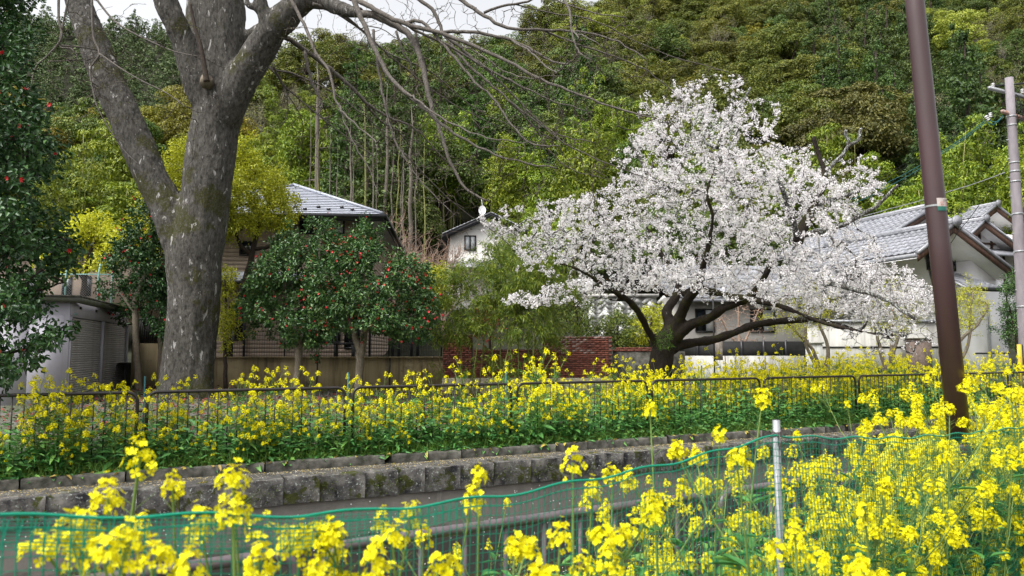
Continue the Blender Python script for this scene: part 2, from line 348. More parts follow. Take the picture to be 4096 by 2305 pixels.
# ------------------------------------------------------------------ canal directions
MC = .5; CD = np.array([1, MC, 0]) / math.hypot(1, MC); CN = np.array([-CD[1], CD[0], 0])      # along / across the canal
def fx(X, off=0.0, z=0.0):           # point on the far railing's line at world X, pushed 'off' metres away from the canal
    return np.array([X, 13.2 + MC*X, z]) + CN*off
T0 = 13.2*CD[0]
def zlow(X, Y): t = -CD[1]*X + CD[0]*Y - T0; return np.clip(.05*t, 0, .62)
def Ystep(X):
    return np.where(X < 3.3, 22.6, np.where(X < 11.4, 24.6, 31.0))
def Hridge(X): return np.interp(X, [-90, -45, -37, -27, 0, 12, 30, 60, 120], [20, 19.5, 22, 38, 44, 58, 80, 100, 120])
def zup(X, Y):
    s = np.clip(Y - 30, 0, None); z = 1.3 + np.where(s < 22, .62*s*s/44, .62*11 + .62*(s-22))
    H = Hridge(X); d = z - (H - 6)
    z = np.where(d > 0, H - 6 + 12*(1-np.exp(-np.clip(d,0,None)/12)), z)
    return z + .8*np.sin(X*.21)*np.clip((Y-40)/30, 0, 1) + .7*np.sin(Y*.17+X*.11)*np.clip((Y-40)/30, 0, 1)
def grid(xs, ys, fz, name, mat, kind='structure', cond=None):
    X, Y = np.meshgrid(xs, ys); Z = fz(X, Y); V = np.stack([X, Y, Z], -1).reshape(-1, 3)
    i, j = np.meshgrid(np.arange(len(ys)-1), np.arange(len(xs)-1), indexing='ij'); n = len(xs)
    return structure(name, mesh_np(name, V, [np.stack([i*n+j, i*n+j+1, (i+1)*n+j+1, (i+1)*n+j], -1).reshape(-1,4)]), mat, True)
# lower ground behind the far railing, up to the retaining walls
s_ = np.linspace(-14, 34, 97); t_ = np.linspace(.02, 1, 26)
V = []
for s in s_:
    a = fx(s, -.25)
    ye = min(float(Ystep(np.array(s))) + 1.4, 60)
    b = np.array([a[0] - .18*(ye-a[1]), ye, 0]) if ye > a[1] else a + CN*3
    for q in t_:
        p = a + (b-a)*q; p[2] = zlow(p[0], p[1]) - .012 + .02*mnoise.noise((p[0]*1.3, p[1]*1.3, 0)); V.append(p)
n = len(t_); i, j = np.meshgrid(np.arange(len(s_)-1), np.arange(n-1), indexing='ij')
structure('ground', mesh_np('ground', V, [np.stack([i*n+j, (i+1)*n+j, (i+1)*n+j+1, i*n+j+1], -1).reshape(-1,4)]), M['lawn'], True)
# upper ground and hill
xs = np.linspace(-110, 140, 126); q_ = np.r_[np.linspace(0, 1, 14)[:-1]*12, np.linspace(12, 230, 90)]
V = []
for X in xs:
    y0 = float(Ystep(np.array(X)))
    for q in q_: V.append([X, y0+q, float(zup(np.array(X), np.array(y0+q)))])
n = len(q_); i, j = np.meshgrid(np.arange(len(xs)-1), np.arange(n-1), indexing='ij')
structure('hill', mesh_np('hill', V, [np.stack([i*n+j, (i+1)*n+j, (i+1)*n+j+1, i*n+j+1], -1).reshape(-1,4)]), M['hillfloor'], True)
def zfar(X, Y): return np.interp(Y, [90, 150, 260, 330], [5, 37, 119, 105]) - 75*np.clip((np.asarray(X)+100)/60, 0, 1) + 4*np.sin(X*.03+1) + 4*np.sin(X*.011)
grid(np.linspace(-330, 60, 60), np.linspace(90, 330, 40), zfar, 'far_hill', M['hillfloor'])
# near bank, canal bed and water
def quad(name, pts, mat): return structure(name, mesh_np(name, pts, [[[0,1,2,3]]]), mat)
quad('canal_bed', [[-40,-20,-2.1],[60,30,-2.1],[60,50,-2.1],[-40,0,-2.1]], M['mud'])
nb = lambda X, o=0: [X, 4.5+.6*X+.35+o, -.4]
quad('near_bank', [[-30,-30,-.4],[40,-30,-.4],nb(40),nb(-30)], M['soil'])
quad('near_canal_wall', [nb(-30), nb(40), [40,4.5+24+.45,-2.1], [-30,4.5-18+.45,-2.1]], M['canalwall'])
quad('water', [nb(-30)[:2]+[-1.72], nb(40)[:2]+[-1.72], list(fx(40,-1.0,-1.72)), list(fx(-30,-1.0,-1.72))], M['water'])

# ------------------------------------------------------------------ far canal wall: concrete face, coping stones, ledge, kerb stones
cw = thing('canal_wall', 'weathered grey canal wall with mossy coping stones under the flower bed', 'wall', fx(0,-.9,-1.7))
mb = MB(); n0 = 40
for k in range(n0):
    a, b = fx(-14+k*1.2,0), fx(-14+(k+1)*1.2,0)
    f = lambda p, o, z: p + CN*o + np.array([0,0,z])
    mb.add([f(a,-1.10,-2.05), f(b,-1.10,-2.05), f(b,-.96,-.42), f(a,-.96,-.42)], [[0,1,2,3]])
    mb.add([f(a,-.96,-.42), f(b,-.96,-.42), f(b,-.80,-.42), f(a,-.80,-.42)], [[0,1,2,3]])
mb.build('concrete_face', wetwall(), cw)
lg = MB(); 
for k in range(160):
    a, b = fx(-14+k*.3,0), fx(-14+(k+1)*.3,0)
    lg.add([f(a,-.90,-.089), f(b,-.90,-.089), f(b,-.2,-.075), f(a,-.2,-.075)], [[0,1,2,3]])
lg.build('ledge', M['asphalt'], cw)
rs = np.random.default_rng(3)
def rough_block(L, D, H, seed, nx=7):
    r = np.random.default_rng(seed); mbk = MB()
    xs = np.linspace(0, L, nx); prof = [(0,-H),(-.002,-H*.55),(-.001,-H*.03),(.005,0),(D,0)]
    Vv = np.array([[x, p[0] + r.normal(0,.006), p[1] + r.normal(0,.004)] for x in xs for p in prof]); m_ = len(prof)
    i, j = np.meshgrid(np.arange(nx-1), np.arange(m_-1), indexing='ij')
    mbk.add(Vv, np.stack([i*m_+j, (i+1)*m_+j, (i+1)*m_+j+1, i*m_+j+1], -1).reshape(-1,4), [list(range(m_))[::-1]], [list(range((nx-1)*m_, nx*m_))])
    return mbk
blk = []
for L in (.42, .5, .58, .66):
    for q in range(2):
        me = rough_block(L-.004, .3, .36, int(L*100)+q).mesh('coping_stone'); me.materials.append(M['stone']); blk.append((L, me))
ang = math.atan2(CD[1], CD[0])
X = -13.0; k = 0
while X < 19:
    L, me = blk[rs.integers(len(blk))]
    o = link('coping_stone', me, None, cw, loc=fx(X, -1.0 + rs.normal(0,.005), -.085 + rs.normal(0,.003))); o.rotation_euler = (0,0,ang+rs.normal(0,.003))
    X += L*CD[0]; k += 1
kb = []
for L in (.62, 1.2, 1.8):
    b_ = MB(); r = np.random.default_rng(int(L*10)); xs = np.linspace(0, L-.02, 9)
    prof = [(0,-.08),(.004,.06),(.02,.085),(.15,.085),(.16,-.05)]; m_ = 5
    Vv = np.array([[x, p[0]+r.normal(0,.006), p[1]+r.normal(0,.006)] for x in xs for p in prof])
    i, j = np.meshgrid(np.arange(8), np.arange(4), indexing='ij')
    b_.add(Vv, np.stack([i*m_+j,(i+1)*m_+j,(i+1)*m_+j+1,i*m_+j+1],-1).reshape(-1,4), [list(range(5))[::-1]], [list(range(40,45))])
    me = b_.mesh('kerb_stone'); me.materials.append(M['curb']); kb.append((L, me))
X = -13.0
while X < 19:
    L, me = kb[rs.choice([0,1,2,2])]
    o = link('kerb_stone', me, None, cw, loc=fx(X, -.42 + rs.normal(0,.01), -.03 + rs.normal(0,.006))); o.rotation_euler = (0,0,ang+rs.normal(0,.006))
    X += (L + (.1 if rs.random() < .15 else 0))*CD[0]
# planting strip between kerb and railing
mb = MB()
for k in range(160):
    a, b = fx(-14+k*.3,0), fx(-14+(k+1)*.3,0)
    mb.add([f(a,-.30,.02), f(b,-.30,.02), f(b,.6,.034), f(a,.6,.034)], [[0,1,2,3]])
structure('flower_bed', mb.mesh('flower_bed'), M['soil'])
# ------------------------------------------------------------------ railings
def arc_panel(A, B, H, rb, rad=.024, rc=.13, zb=0.0, base=.0):
    A = np.array(A, float); B = np.array(B, float); d = (B-A); L = np.linalg.norm(d); d /= L; up = np.array([0,0,1.])
    pts = [A + up*base]
    for q in np.linspace(0, math.pi/2, 7): pts.append(A + d*(rc - rc*math.cos(q)) + up*(H - rc + rc*math.sin(q)))
    for q in np.linspace(math.pi/2, 0, 7): pts.append(B - d*(rc - rc*math.cos(q)) + up*(H - rc + rc*math.sin(q)))
    pts.append(B + up*base)
    return MB().tube(pts, rad, 10)
def railing_panel(A, B, H, label, group, mat, nb=20, br=.0085, rad=.024, low=.14, name='railing_panel'):
    t = thing(name, label, 'railing', A, group)
    arc_panel(A, B, H, .14, rad).build('rail_frame', mat, t, smooth=True)
    A = np.array(A, float); B = np.array(B, float); up = np.array([0,0,1.])
    MB().tube([A+up*low, B+up*low], rad*.72, 8).build('lower_rail', mat, t, smooth=True)
    me = MB().tube([[0,0,low],[0,0,H]], br, 6).mesh('baluster'); me.materials.append(mat)
    for k in range(nb):
        q = (k+1)/(nb+1); p = A + (B-A)*q; o = link('baluster', me, None, t, loc=p)
        s = 1.0
        d_ = min(q, 1-q)*np.linalg.norm(B-A)
        if d_ < .13: o.scale = (1,1,.985)
    me2 = MB().box((-.01,-.012,-.02),(.13,.012,.02)).mesh('bracket'); me2.materials.append(mat)
    o = link('bracket', me2, None, t, loc=B+up*(H-.26)); o.rotation_euler = (0,0,math.atan2(B[1]-A[1],B[0]-A[0]))
    return t
rl = ['leftmost', '']
for k in range(-2, 7):
    a, b = fx(-2.60+2.64*k+.055, 0, .03), fx(-2.60+2.64*(k+1)-.055, 0, .03)
    railing_panel(a, b, 1.07, 'brown black tubular railing panel with rounded corners standing among rapeseed on the far bank', 'railing panels along the far bank', M['tube'])
nd = np.array([1,.6,0])/math.hypot(1,.6)
for k in range(-2, 3):
    a = np.array([1.42+2.45*k+.06, 0, -.4]); a[1] = 4.5+.6*a[0]; b = np.array([1.42+2.45*(k+1)-.06, 0, -.4]); b[1] = 4.5+.6*b[0]
    railing_panel(a, b, 1.08, 'grey brown pipe railing panel behind the green net on the near bank', 'railing panels along the near bank', M['neartube'], 9, .016, .03)

# ------------------------------------------------------------------ retaining walls, brick wall
def wall_box(name, label, x0, x1, ytop, Y, zb, mat, thick=.22, cat='wall'):
    a = P(x0, ytop, Y); b = P(x1, ytop, Y)
    t = thing(name, label, cat, (a[0], Y, zb)); MB().box((a[0], Y, zb), (b[0], Y+thick, a[2])).build('wall_face', mat, t); return t, a, b
t, a, b = wall_box('retaining_wall', 'long stained tan retaining wall below the beige house', 846, 1772, 1432, 22.2, .2, M['tanwall'])
for x in (1270, 1560): p = P(x, 1432, 22.2); MB().box((p[0]-.02, 22.185, .4), (p[0]+.02, 22.199, p[2])).build('joint_strip', M['darkmetal'], t)
MB().box((a[0]-.05, 22.15, a[2]), (b[0], 22.46, a[2]+.035)).build('coping', M['tanwall'], t)
t, a, b = wall_box('retaining_wall', 'higher stained tan wall between garage and big trunk', 528, 842, 1374, 22.35, .2, M['tanwall'])
fa = thing('garden_fence', 'black slatted fence on top of the tan wall beside the garage', 'fence', (a[0], 22.45, a[2]))
q0, q1 = P(528, 1374, 22.45), P(690, 1272, 22.45)
for k in range(18):
    x = q0[0] + (q1[0]-q0[0])*k/18; MB().box((x, 22.44, q0[2]-.02), (x+.052, 22.46, q1[2])).build('slat', M['plantfence'], fa)
for z in (q0[2]+.12, q1[2]-.12): MB().box((q0[0], 22.462, z), (q1[0], 22.49, z+.05)).build('rail', M['plantfence'], fa)
me_b = MB(); bl, bh, bd = .218, .064, .1
me_b.box((0,0,0),(bl-.012,bd,bh-.010)); bm_ = me_b.mesh('brick')
mh = MB().box((0,0,0),(bl/2-.012,bd,bh-.010)).mesh('brick')
bm_e = bm_.copy(); bm_.materials.append(M['brick']); mh.materials.append(M['brick']); bm_e.materials.append(M['efflo'])
rb = np.random.default_rng(11)
def brick_wall(label, x0, x1, yt, yb, Y, bloom=0, name='brick_wall', zb=.25):
    A, B = P(x0, yt, Y), P(x1, yb, Y); t = thing(name, label, 'wall', (A[0], Y, zb))
    MB().box((A[0]+.004, Y+.012, B[2]), (B[0]-.004, Y+.24, A[2]-.006)).build('mortar_bed', M['mortar'], t)
    MB().box((A[0]-.02, Y-.03, zb), (B[0]+.02, Y+.26, B[2])).build('plinth', M['cream'], t)
    nz = int(round((A[2]-B[2])/bh)); nx = int((B[0]-A[0])/bl)
    for r in range(nz):
        z = B[2] + r*bh + .005; off = (r % 2)*bl/2; x = A[0]
        if off: link('brick', mh, None, t, loc=(x, Y+rb.normal(0,.003), z)); x += bl/2
        while x + bl <= B[0] + .01:
            top = r/nz > .55 and bloom and rb.random() < bloom*(.4 + .6*math.sin((x-A[0])*2.2)**2)
            link('brick', bm_e if top else bm_, None, t, loc=(x, Y+rb.normal(0,.003), z)); x += bl
        if B[0]-x > .06: link('brick', mh, None, t, loc=(x, Y+rb.normal(0,.003), z))
    # soldier course on top
    return t
brick_wall('taller red brick wall end beside the tan retaining wall', 1772, 1892, 1338, 1512, 22.0)
brick_wall('low middle run of red brick wall behind bamboo culms', 1896, 2168, 1396, 1512, 22.03)
brick_wall('tall red brick wall end with white bloom on its upper courses', 2171, 2448, 1345, 1512, 22.0, .75)
t, a, b = wall_box('stone_wall', 'low grey stone wall with brick cap left of the cherry trunk', 2452, 2740, 1406, 22.3, .2, M['curb'])
me_c = bm_
for k in range(int((b[0]-a[0])/bl)):
    for r in range(2): link('brick', bm_, None, t, loc=(a[0]+k*bl+r*.1, 22.29, a[2]+r*bh))
t, a, b = wall_box('concrete_wall', 'pale streaked concrete wall behind the cherry trunk', 2740, 3216, 1424, 24.1, .2, M['greywall'])
for x in (2900, 3060): p = P(x, 1424, 24.1); MB().box((p[0]-.012, 24.09, .3), (p[0]+.012, 24.099, p[2])).build('joint', M['mortar'], t)
t, a, b = wall_box('dark_fence', 'dark brown panel fence on top of the concrete wall', 2700, 3230, 1366, 24.7, 1.3, M['plantfence'], .06, 'fence')
for k in range(7): 
    x = a[0] + (b[0]-a[0])*k/6; MB().box((x-.03, 24.66, 1.3), (x+.03, 24.698, a[2]+.05)).build('post', M['darkmetal'], t)
t, a, b = wall_box('gate_pillar', 'short grey stone gate pillar right of the concrete wall', 3236, 3290, 1375, 24.4, .3, M['block'], .5, 'pillar')
MB().box((a[0]-.04, 24.36, a[2]), (b[0]+.04, 24.94, a[2]+.06)).build('cap', M['greywall'], t)
t, a, b = wall_box('gate_pillar', 'wide dark stone gate pillar in front of the white house', 3655, 3725, 1355, 24.4, .3, M['mortar'], .5, 'pillar')
MB().box((a[0]-.04, 24.36, a[2]), (b[0]+.04, 24.94, a[2]+.06)).build('cap', M['greywall'], t)
# herringbone block retaining wall up the slope
hw = thing('block_wall', 'white herringbone block retaining wall on the slope behind the cherry', 'wall', P(2350,1320,36))
A, B = P(2330, 1190, 36), P(2628, 1345, 36)
MB().box((A[0], 36.05, B[2]), (B[0], 36.4, A[2]+.02)).build('backing', M['block'], hw)
MB().box((A[0]-.1, 35.85, A[2]+.02), (B[0]+.1, 36.4, A[2]+.16)).build('coping', M['greywall'], hw)
bz = MB().add([[0,0,0],[.15,0,-.15],[.48,0,.18],[.33,0,.33],[.02,.11,0],[.15,.11,-.13],[.46,.11,.18],[.33,.11,.31]][::1], [[0,1,2,3],[4,7,6,5],[0,4,5,1],[1,5,6,2],[2,6,7,3],[3,7,4,0]]).mesh('block')
bzm = bz.copy(); 
for v in bzm.vertices: v.co.x *= -1
bzm.flip_normals()
for me in (bz, bzm): me.materials.append(M['block'])
nx = int((B[0]-A[0])/.72); nz = int((A[2]-B[2])/.235)
for i in range(nx+1):
    for j in range(nz):
        for s, me in ((0, bz), (1, bzm)):
            o = link('block', me, None, hw, loc=(A[0] + i*.72 + (.0 if s == 0 else .70), 35.94+rb.normal(0,.02), B[2] + j*.235))
sb = thing('notice_board', 'blank white board standing above the block wall', 'sign', P(2330,1185,36.5))
A, B = P(2290, 1118, 36.5), P(2371, 1172, 36.5); MB().box((A[0],36.5,B[2]),(B[0],36.56,A[2])).build('panel', M['white'], sb)
for x in (A[0]+.08, B[0]-.14): MB().box((x,36.565,B[2]-.7),(x+.06,36.62,A[2])).build('leg', M['galv'], sb)

# ------------------------------------------------------------------ garage
g0 = P(283, 1190, 17.5); gf = Frame((g0[0], 17.5, .3), math.atan2(6.4, -1.9)); gh = g0[2] - .3; GL = 6.6
gt = thing('garage', 'lilac grey metal double garage with roller shutters and flat mossy roof', 'garage', gf.o)
MB().box((.0,.0,0),(.05,4.6,gh-.1),gf).build('side_wall', M['shed'], gt)
for k in range(6): MB().box((-.012, .12+k*.75, .0), (-.001, .12+k*.75+.70, gh-.42), gf).build('wall_panel', M['shed'], gt)
MB().box((.0,.04,0),(GL,4.6,.02),gf).build('floor_slab', M['curb'], gt)
MB().box((GL-.05,.05,.021),(GL,4.6,gh-.1),gf).build('side_wall', M['shed'], gt)
MB().box((.052,4.5,.022),(GL-.052,4.6,gh-.1),gf).build('back_wall', M['shed'], gt)
hd = MB().box((.052,.0,gh-.45),(GL-.052,.06,gh-.1),gf).build('header', M['shed'], gt)
for k in range(4): MB().box((.8+k*1.55,-.012,gh-.24),(.98+k*1.55,-.002,gh-.17),gf).build('vent', M['blackframe'], hd)
for x in (.052, GL/2-.06, GL-.17): MB().box((x,-.025,.021),(x+.12,.05,gh-.452),gf).build('door_post', M['shed'], gt)
rf = MB().box((-.18,-.22,gh-.1),(GL+.15,4.8,gh),gf).build('roof', M['shedroof'], gt)
MB().box((-.2,-.24,gh+.001),(GL+.17,4.82,gh+.045),gf).build('roof_edge', M['curb'], rf)
ns = 38
for x0, x1 in ((.175, GL/2-.062), (GL/2+.062, GL-.172)):
    sh = thing('x','x','x'); bpy.data.objects.remove(sh)
    shm = MB().box((x0,.075,.03),(x1,.085,gh-.46),gf).build('shutter', M['slat'], gt)
    hs_ = (gh-.49)/ns; w = x1-x0
    me = MB().prism([(0,0),(0,hs_*.98),(.0,hs_*.98),(.0,0)],0,1).mesh('tmp') if False else None
    mbs = MB(); prof = [(0.02,0),(-.012,hs_*.25),(-.014,hs_*.6),(.012,hs_*.93),(.02,hs_*.93)]
    Vv = [[x, p[0], p[1]] for x in (0, w) for p in prof]
    mbs.add(Vv, [[j, j+5, j+6, j+1] for j in range(4)]); me = mbs.mesh('slat'); me.materials.append(M['slat'])
    for k in range(ns):
        o = link('slat', me, None, shm, loc=gf.w((x0,.05,.03+k*hs_))); o.rotation_euler = (0,0,gf.a)
MB().box((.35,-.014,gh-.40),(.55,-.002,gh-.36),gf).build('maker_plate', M['mint'], gt)
# chain link fence and the pale building behind the garage
cf = thing('chain_link_fence', 'chain link fence with mint green posts behind the garage roof', 'fence', P(200,1195,26))
A, B = P(60, 1098, 26), P(455, 1200, 26); zt, zb_ = A[2], B[2]-.6
for x in (160, 265, 395, 450):
    p = P(x, 1100, 26); MB().tube([[p[0],26,zb_],[p[0],26,zt+.02],[p[0]+.1,25.9,zt+.35]], .03, 8).build('post', M['mint'], cf)
mb = MB(); H = zt-zb_; step = .09
x = A[0]-H
while x < B[0]:
    for s in (1,-1):
        xa, xb = (x, x+H) if s > 0 else (x+H, x)
        za, zb2 = zb_, zt
        pa, pb = np.array([xa,26,za]), np.array([xb,26,zb2])
        lo, hi = A[0], B[0]
        if max(xa,xb) < lo or min(xa,xb) > hi: continue
        def clip(p, q):
            d = q-p; t0, t1 = 0., 1.
            if abs(d[0]) > 1e-9:
                u0, u1 = (lo-p[0])/d[0], (hi-p[0])/d[0]; u0, u1 = min(u0,u1), max(u0,u1); t0, t1 = max(t0,u0), min(t1,u1)
            return p+d*t0, p+d*t1
        c0, c1 = clip(pa, pb); mb.tube([c0, c1], .004, 3, False)
    x += step
mb.build('wire_mesh', M['wire'], cf); MB().tube([[A[0],26,zt],[B[0],26,zt]], .02, 6).build('top_rail', M['mint'], cf)
pb_ = thing('house', 'pale stone clad house glimpsed through the chain link fence', 'house', P(200,1250,34))
A, B = P(-60, 1010, 34), P(520, 1290, 34); MB().box((A[0],34,B[2]),(B[0],38,A[2])).build('wall', M['siding'], pb_)
for x0, x1 in ((250,285),(330,362),(120,170)):
    a, b = P(x0,1105,33.97), P(x1,1185,33.97); MB().box((a[0],33.95,b[2]),(b[0],33.99,a[2])).build('window', M['glass'], pb_)
a, b = P(-60,1000,34), P(520,1010,34); MB().box((a[0]-.3,33.5,a[2]-.15),(b[0]+.3,38.4,a[2])).build('roof', M['darkmetal'], pb_)

# ------------------------------------------------------------------ beige house with hipped slate roof
e0 = P(1530, 860, 26); hf = Frame((e0[0], 26, 0), .075); ze = e0[2]; HW, HD = 8.0, 10.2
h1 = thing('house', 'beige two storey house with blue grey hipped slate roof', 'house', hf.w((-4, .5, 1.3)))
MB().box((-HW+.6,.6,1.25),(-.6,HD-.6,ze-.02),hf).build('wall', M['siding'], h1)
bdf = MB(); hc = .148; nbd = int((ze-.3-1.45)/hc)
prof = [(0,0),(-.016,.008),(-.012,hc-.018),(0,hc-.004)]
mbs = MB(); Vv = [[x,p[0],p[1]] for x in (0,HW-1.2) for p in prof]; mbs.add(Vv, [[j,j+4,j+5,j+1] for j in range(3)]); meb = mbs.mesh('siding_board'); meb.materials.append(M['siding'])
mbs = MB(); Vv = [[-p[0],y,p[1]] for y in (0,HD-1.2) for p in prof]; mbs.add(Vv, [[j,j+4,j+5,j+1] for j in range(3)]); mes = mbs.mesh('siding_board'); mes.materials.append(M['siding'])
for k in range(nbd):
    for me, q in ((meb,(-HW+.6,.598,1.45+k*hc)), (mes,(-.598,.6,1.45+k*hc))):
        o = link('siding_board', me, None, h1, loc=hf.w(q)); o.rotation_euler = (0,0,hf.a)
MB().box((-HW+.55,.5,1.2),(-.55,.59,1.44),hf).build('foundation', M['greywall'], h1)
r1 = MB().add(hf.w([[-HW,0,ze],[0,0,ze],[0,HD,ze],[-HW,HD,ze],[-HW/2,HW/2,ze+1.86],[-HW/2,HD-HW/2,ze+1.86]]), [[0,1,4],[2,3,5]], [[1,2,5,4],[3,0,4,5]]).build('roof', M['slate'], h1)
MB().box((-HW+.02,.02,ze-.08),(-.02,HD-.02,ze-.03),hf).build('soffit', M['soffit'], r1)
for a, b in (((-HW-.03,-.05,ze-.24),(.05,-.001,ze+.03)), ((.001,0,ze-.24),(.05,HD+.05,ze+.03)), ((-HW-.05,0,ze-.24),(-HW-.001,HD+.05,ze+.03))): MB().box(a,b,hf).build('fascia', M['darkmetal'], r1)
for a, b in (((-HW-.05,-.16,ze-.12),(.16,-.055,ze+.0)), ((.055,-.1,ze-.12),(.16,HD+.05,ze+.0))): MB().box(a,b,hf).build('gutter', M['darkmetal'], r1)
nc = 17; sl = 1.86/(HW/2)
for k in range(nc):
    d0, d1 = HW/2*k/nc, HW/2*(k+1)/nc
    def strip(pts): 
        MB().add(hf.w(np.array(pts)[[0,1,5,4]]), [[0,3,2,1]]).build('slate_shadow_line', M['darkmetal'], r1)  # dark riser colour paints the shadow line under each slate course
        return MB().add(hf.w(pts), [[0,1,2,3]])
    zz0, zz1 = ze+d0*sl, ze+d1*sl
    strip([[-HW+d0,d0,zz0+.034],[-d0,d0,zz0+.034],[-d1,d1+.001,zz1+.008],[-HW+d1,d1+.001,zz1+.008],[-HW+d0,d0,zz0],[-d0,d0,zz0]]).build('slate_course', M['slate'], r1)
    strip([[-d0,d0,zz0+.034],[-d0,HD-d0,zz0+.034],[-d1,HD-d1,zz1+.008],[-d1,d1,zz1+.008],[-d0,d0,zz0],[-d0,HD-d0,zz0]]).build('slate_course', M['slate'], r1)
for s in (1,-1):
    MB().tube(hf.w([[-HW/2+s*(HW/2-.02),.02,ze+.07],[-HW/2,HW/2,ze+1.93]]), .06, 6).build('hip_cap', M['slate'], r1)
meg = MB().box((-.06,-.05,0),(.06,.05,.07)).mesh('snow_guard'); meg.materials.append(M['darkmetal'])
for k in range(16):
    d = .42 + (k % 2)*.3; x = -HW+1 + k*.42
    if -HW+d < x < -d: link('snow_guard', meg, None, r1, loc=hf.w((x, d, ze+d*sl+.03)))
def window(parent, fr, x0, y0, x1, y1, ly, pane, fw=.05, mull=1, frame=None, name='window', dep=.06):
    (a, zt), (b, zb) = fr.px(x0, y0, ly), fr.px(x1, y1, ly)
    w = MB().box((a,ly-.05,zb),(b,ly+.02,zb+fw),fr).box((a,ly-.05,zt-fw),(b,ly+.02,zt),fr).box((a,ly-.049,zb+fw),(a+fw,ly+.02,zt-fw),fr).box((b-fw,ly-.049,zb+fw),(b,ly+.02,zt-fw),fr)
    for k in range(mull):
        x = a + (b-a)*(k+1)/(mull+1); w.box((x-fw*.45,ly-.045,zb+fw),(x+fw*.45,ly+.02,zt-fw),fr)
    o = w.build(name, frame or M['blackframe'], parent)
    for k in range(mull+1):
        xa = a + (b-a)*k/(mull+1)+fw*.46; xb = a+(b-a)*(k+1)/(mull+1)-fw*.46
        if k == 0: xa = a+fw
        if k == mull: xb = b-fw
        MB().box((xa,ly-.02,zb+fw),(xb,ly+.01,zt-fw),fr).build('pane', pane[k % len(pane)], o)
    return o
LY = .572
window(h1, hf, 960, 965, 1018, 1024, LY, [M['glass']], mull=0)
window(h1, hf, 1200, 868, 1378, 938, LY, [M['glass'], M['curtain']])
window(h1, hf, 1190, 1238, 1362, 1372, LY, [M['curtain'], M['glass']], .06)
window(h1, hf, 918, 1222, 975, 1362, LY, [M['glass']], mull=0)
window(h1, hf, 1380, 1245, 1440, 1395, LY, [M['glass']], mull=0)
# pent roof above the ground floor
(xa, zp), (xb, _) = hf.px(700, 1085, LY), hf.px(1240, 1135, LY)
pr = MB().add(hf.w([[xa,.6,zp],[xb,.6,zp],[xb+.1,-.35,zp-.42],[xa,-.35,zp-.42],[xa,.6,zp-.1],[xb,.6,zp-.1],[xb+.1,-.35,zp-.5],[xa,-.35,zp-.5]]), BOXF[:, ::-1]).build('pent_roof', M['slate'], h1)
for k in range(5):
    q0, q1 = k/5, (k+1)/5; y0_, y1_ = -.35+.95*q0, -.35+.95*q1; z0_, z1_ = zp-.42+.42*q0, zp-.42+.42*q1
    MB().add(hf.w([[xa,y0_,z0_+.045],[xb+.08,y0_,z0_+.045],[xb+.08,y1_,z1_+.01],[xa,y1_,z1_+.01],[xa,y0_,z0_+.002],[xb+.08,y0_,z0_+.002]]), [[0,1,2,3],[0,4,5,1]]).build('slate_course', M['slate'], pr)
MB().box((xa,-.45,zp-.54),(xb+.12,-.352,zp-.40),hf).build('gutter', M['darkmetal'], pr)
(xd, _) = hf.px(1485, 900, .4); MB().tube(hf.w([[xd,.5,ze-.2],[xd,.5,1.3]]), .045, 8).build('downpipe', M['darkmetal'], h1)
(xd, _) = hf.px(975, 1300, .4); MB().tube(hf.w([[xd,.5,zp-.5],[xd,.5,1.3]]), .045, 8).build('downpipe', M['darkmetal'], h1)
# mesh garden fence on the tan wall, posts
gm = thing('wire_fence', 'dark wire mesh fence on the tan wall in front of the beige house', 'fence', P(1300,1430,22.35))
a, b = P(930,1330,22.35), P(1765,1428,22.35)
mb = MB(); x = a[0]
while x < b[0]: mb.box((x,22.347,b[2]),(x+.006,22.353,a[2])); x += .075
z = b[2]+.04
while z < a[2]: mb.box((a[0],22.353,z),(b[0],22.359,z+.006)); z += .11
mb.build('wire_panel', M['cable'], gm)
for k in range(5):
    x = a[0]+(b[0]-a[0])*k/4; MB().box((x-.02,22.36,b[2]-.02),(x+.02,22.4,a[2]+.05)).build('post', M['darkmetal'], gm)
# dark entrance posts at the house corner
for k, x in enumerate((1565, 1590, 1640, 1665)):
    a, b = P(x,1275,25.2), P(x+11,1430,25.2)
    o = MB().box((a[0],25.2,1.25),(b[0],25.3,a[2])).build('gate_post', M['darkmetal']); tag(o, 'slim dark metal gate post beside the beige house', 'post', 'gate posts beside the beige house')
pl_ = P(1340, 1345, 23.5); bx_ = thing('planter_box', 'dark wooden planter stand on the terrace above the tan wall', 'planter', pl_)
a, b = P(1335,1370,23.5), P(1412,1440,23.5)
MB().box((a[0],23.5,a[2]-.08),(b[0],23.9,a[2])).build('shelf', M['plantfence'], bx_)
for x in (a[0], b[0]-.06): MB().box((x,23.5,1.28),(x+.06,23.88,a[2]-.081)).build('leg', M['plantfence'], bx_)

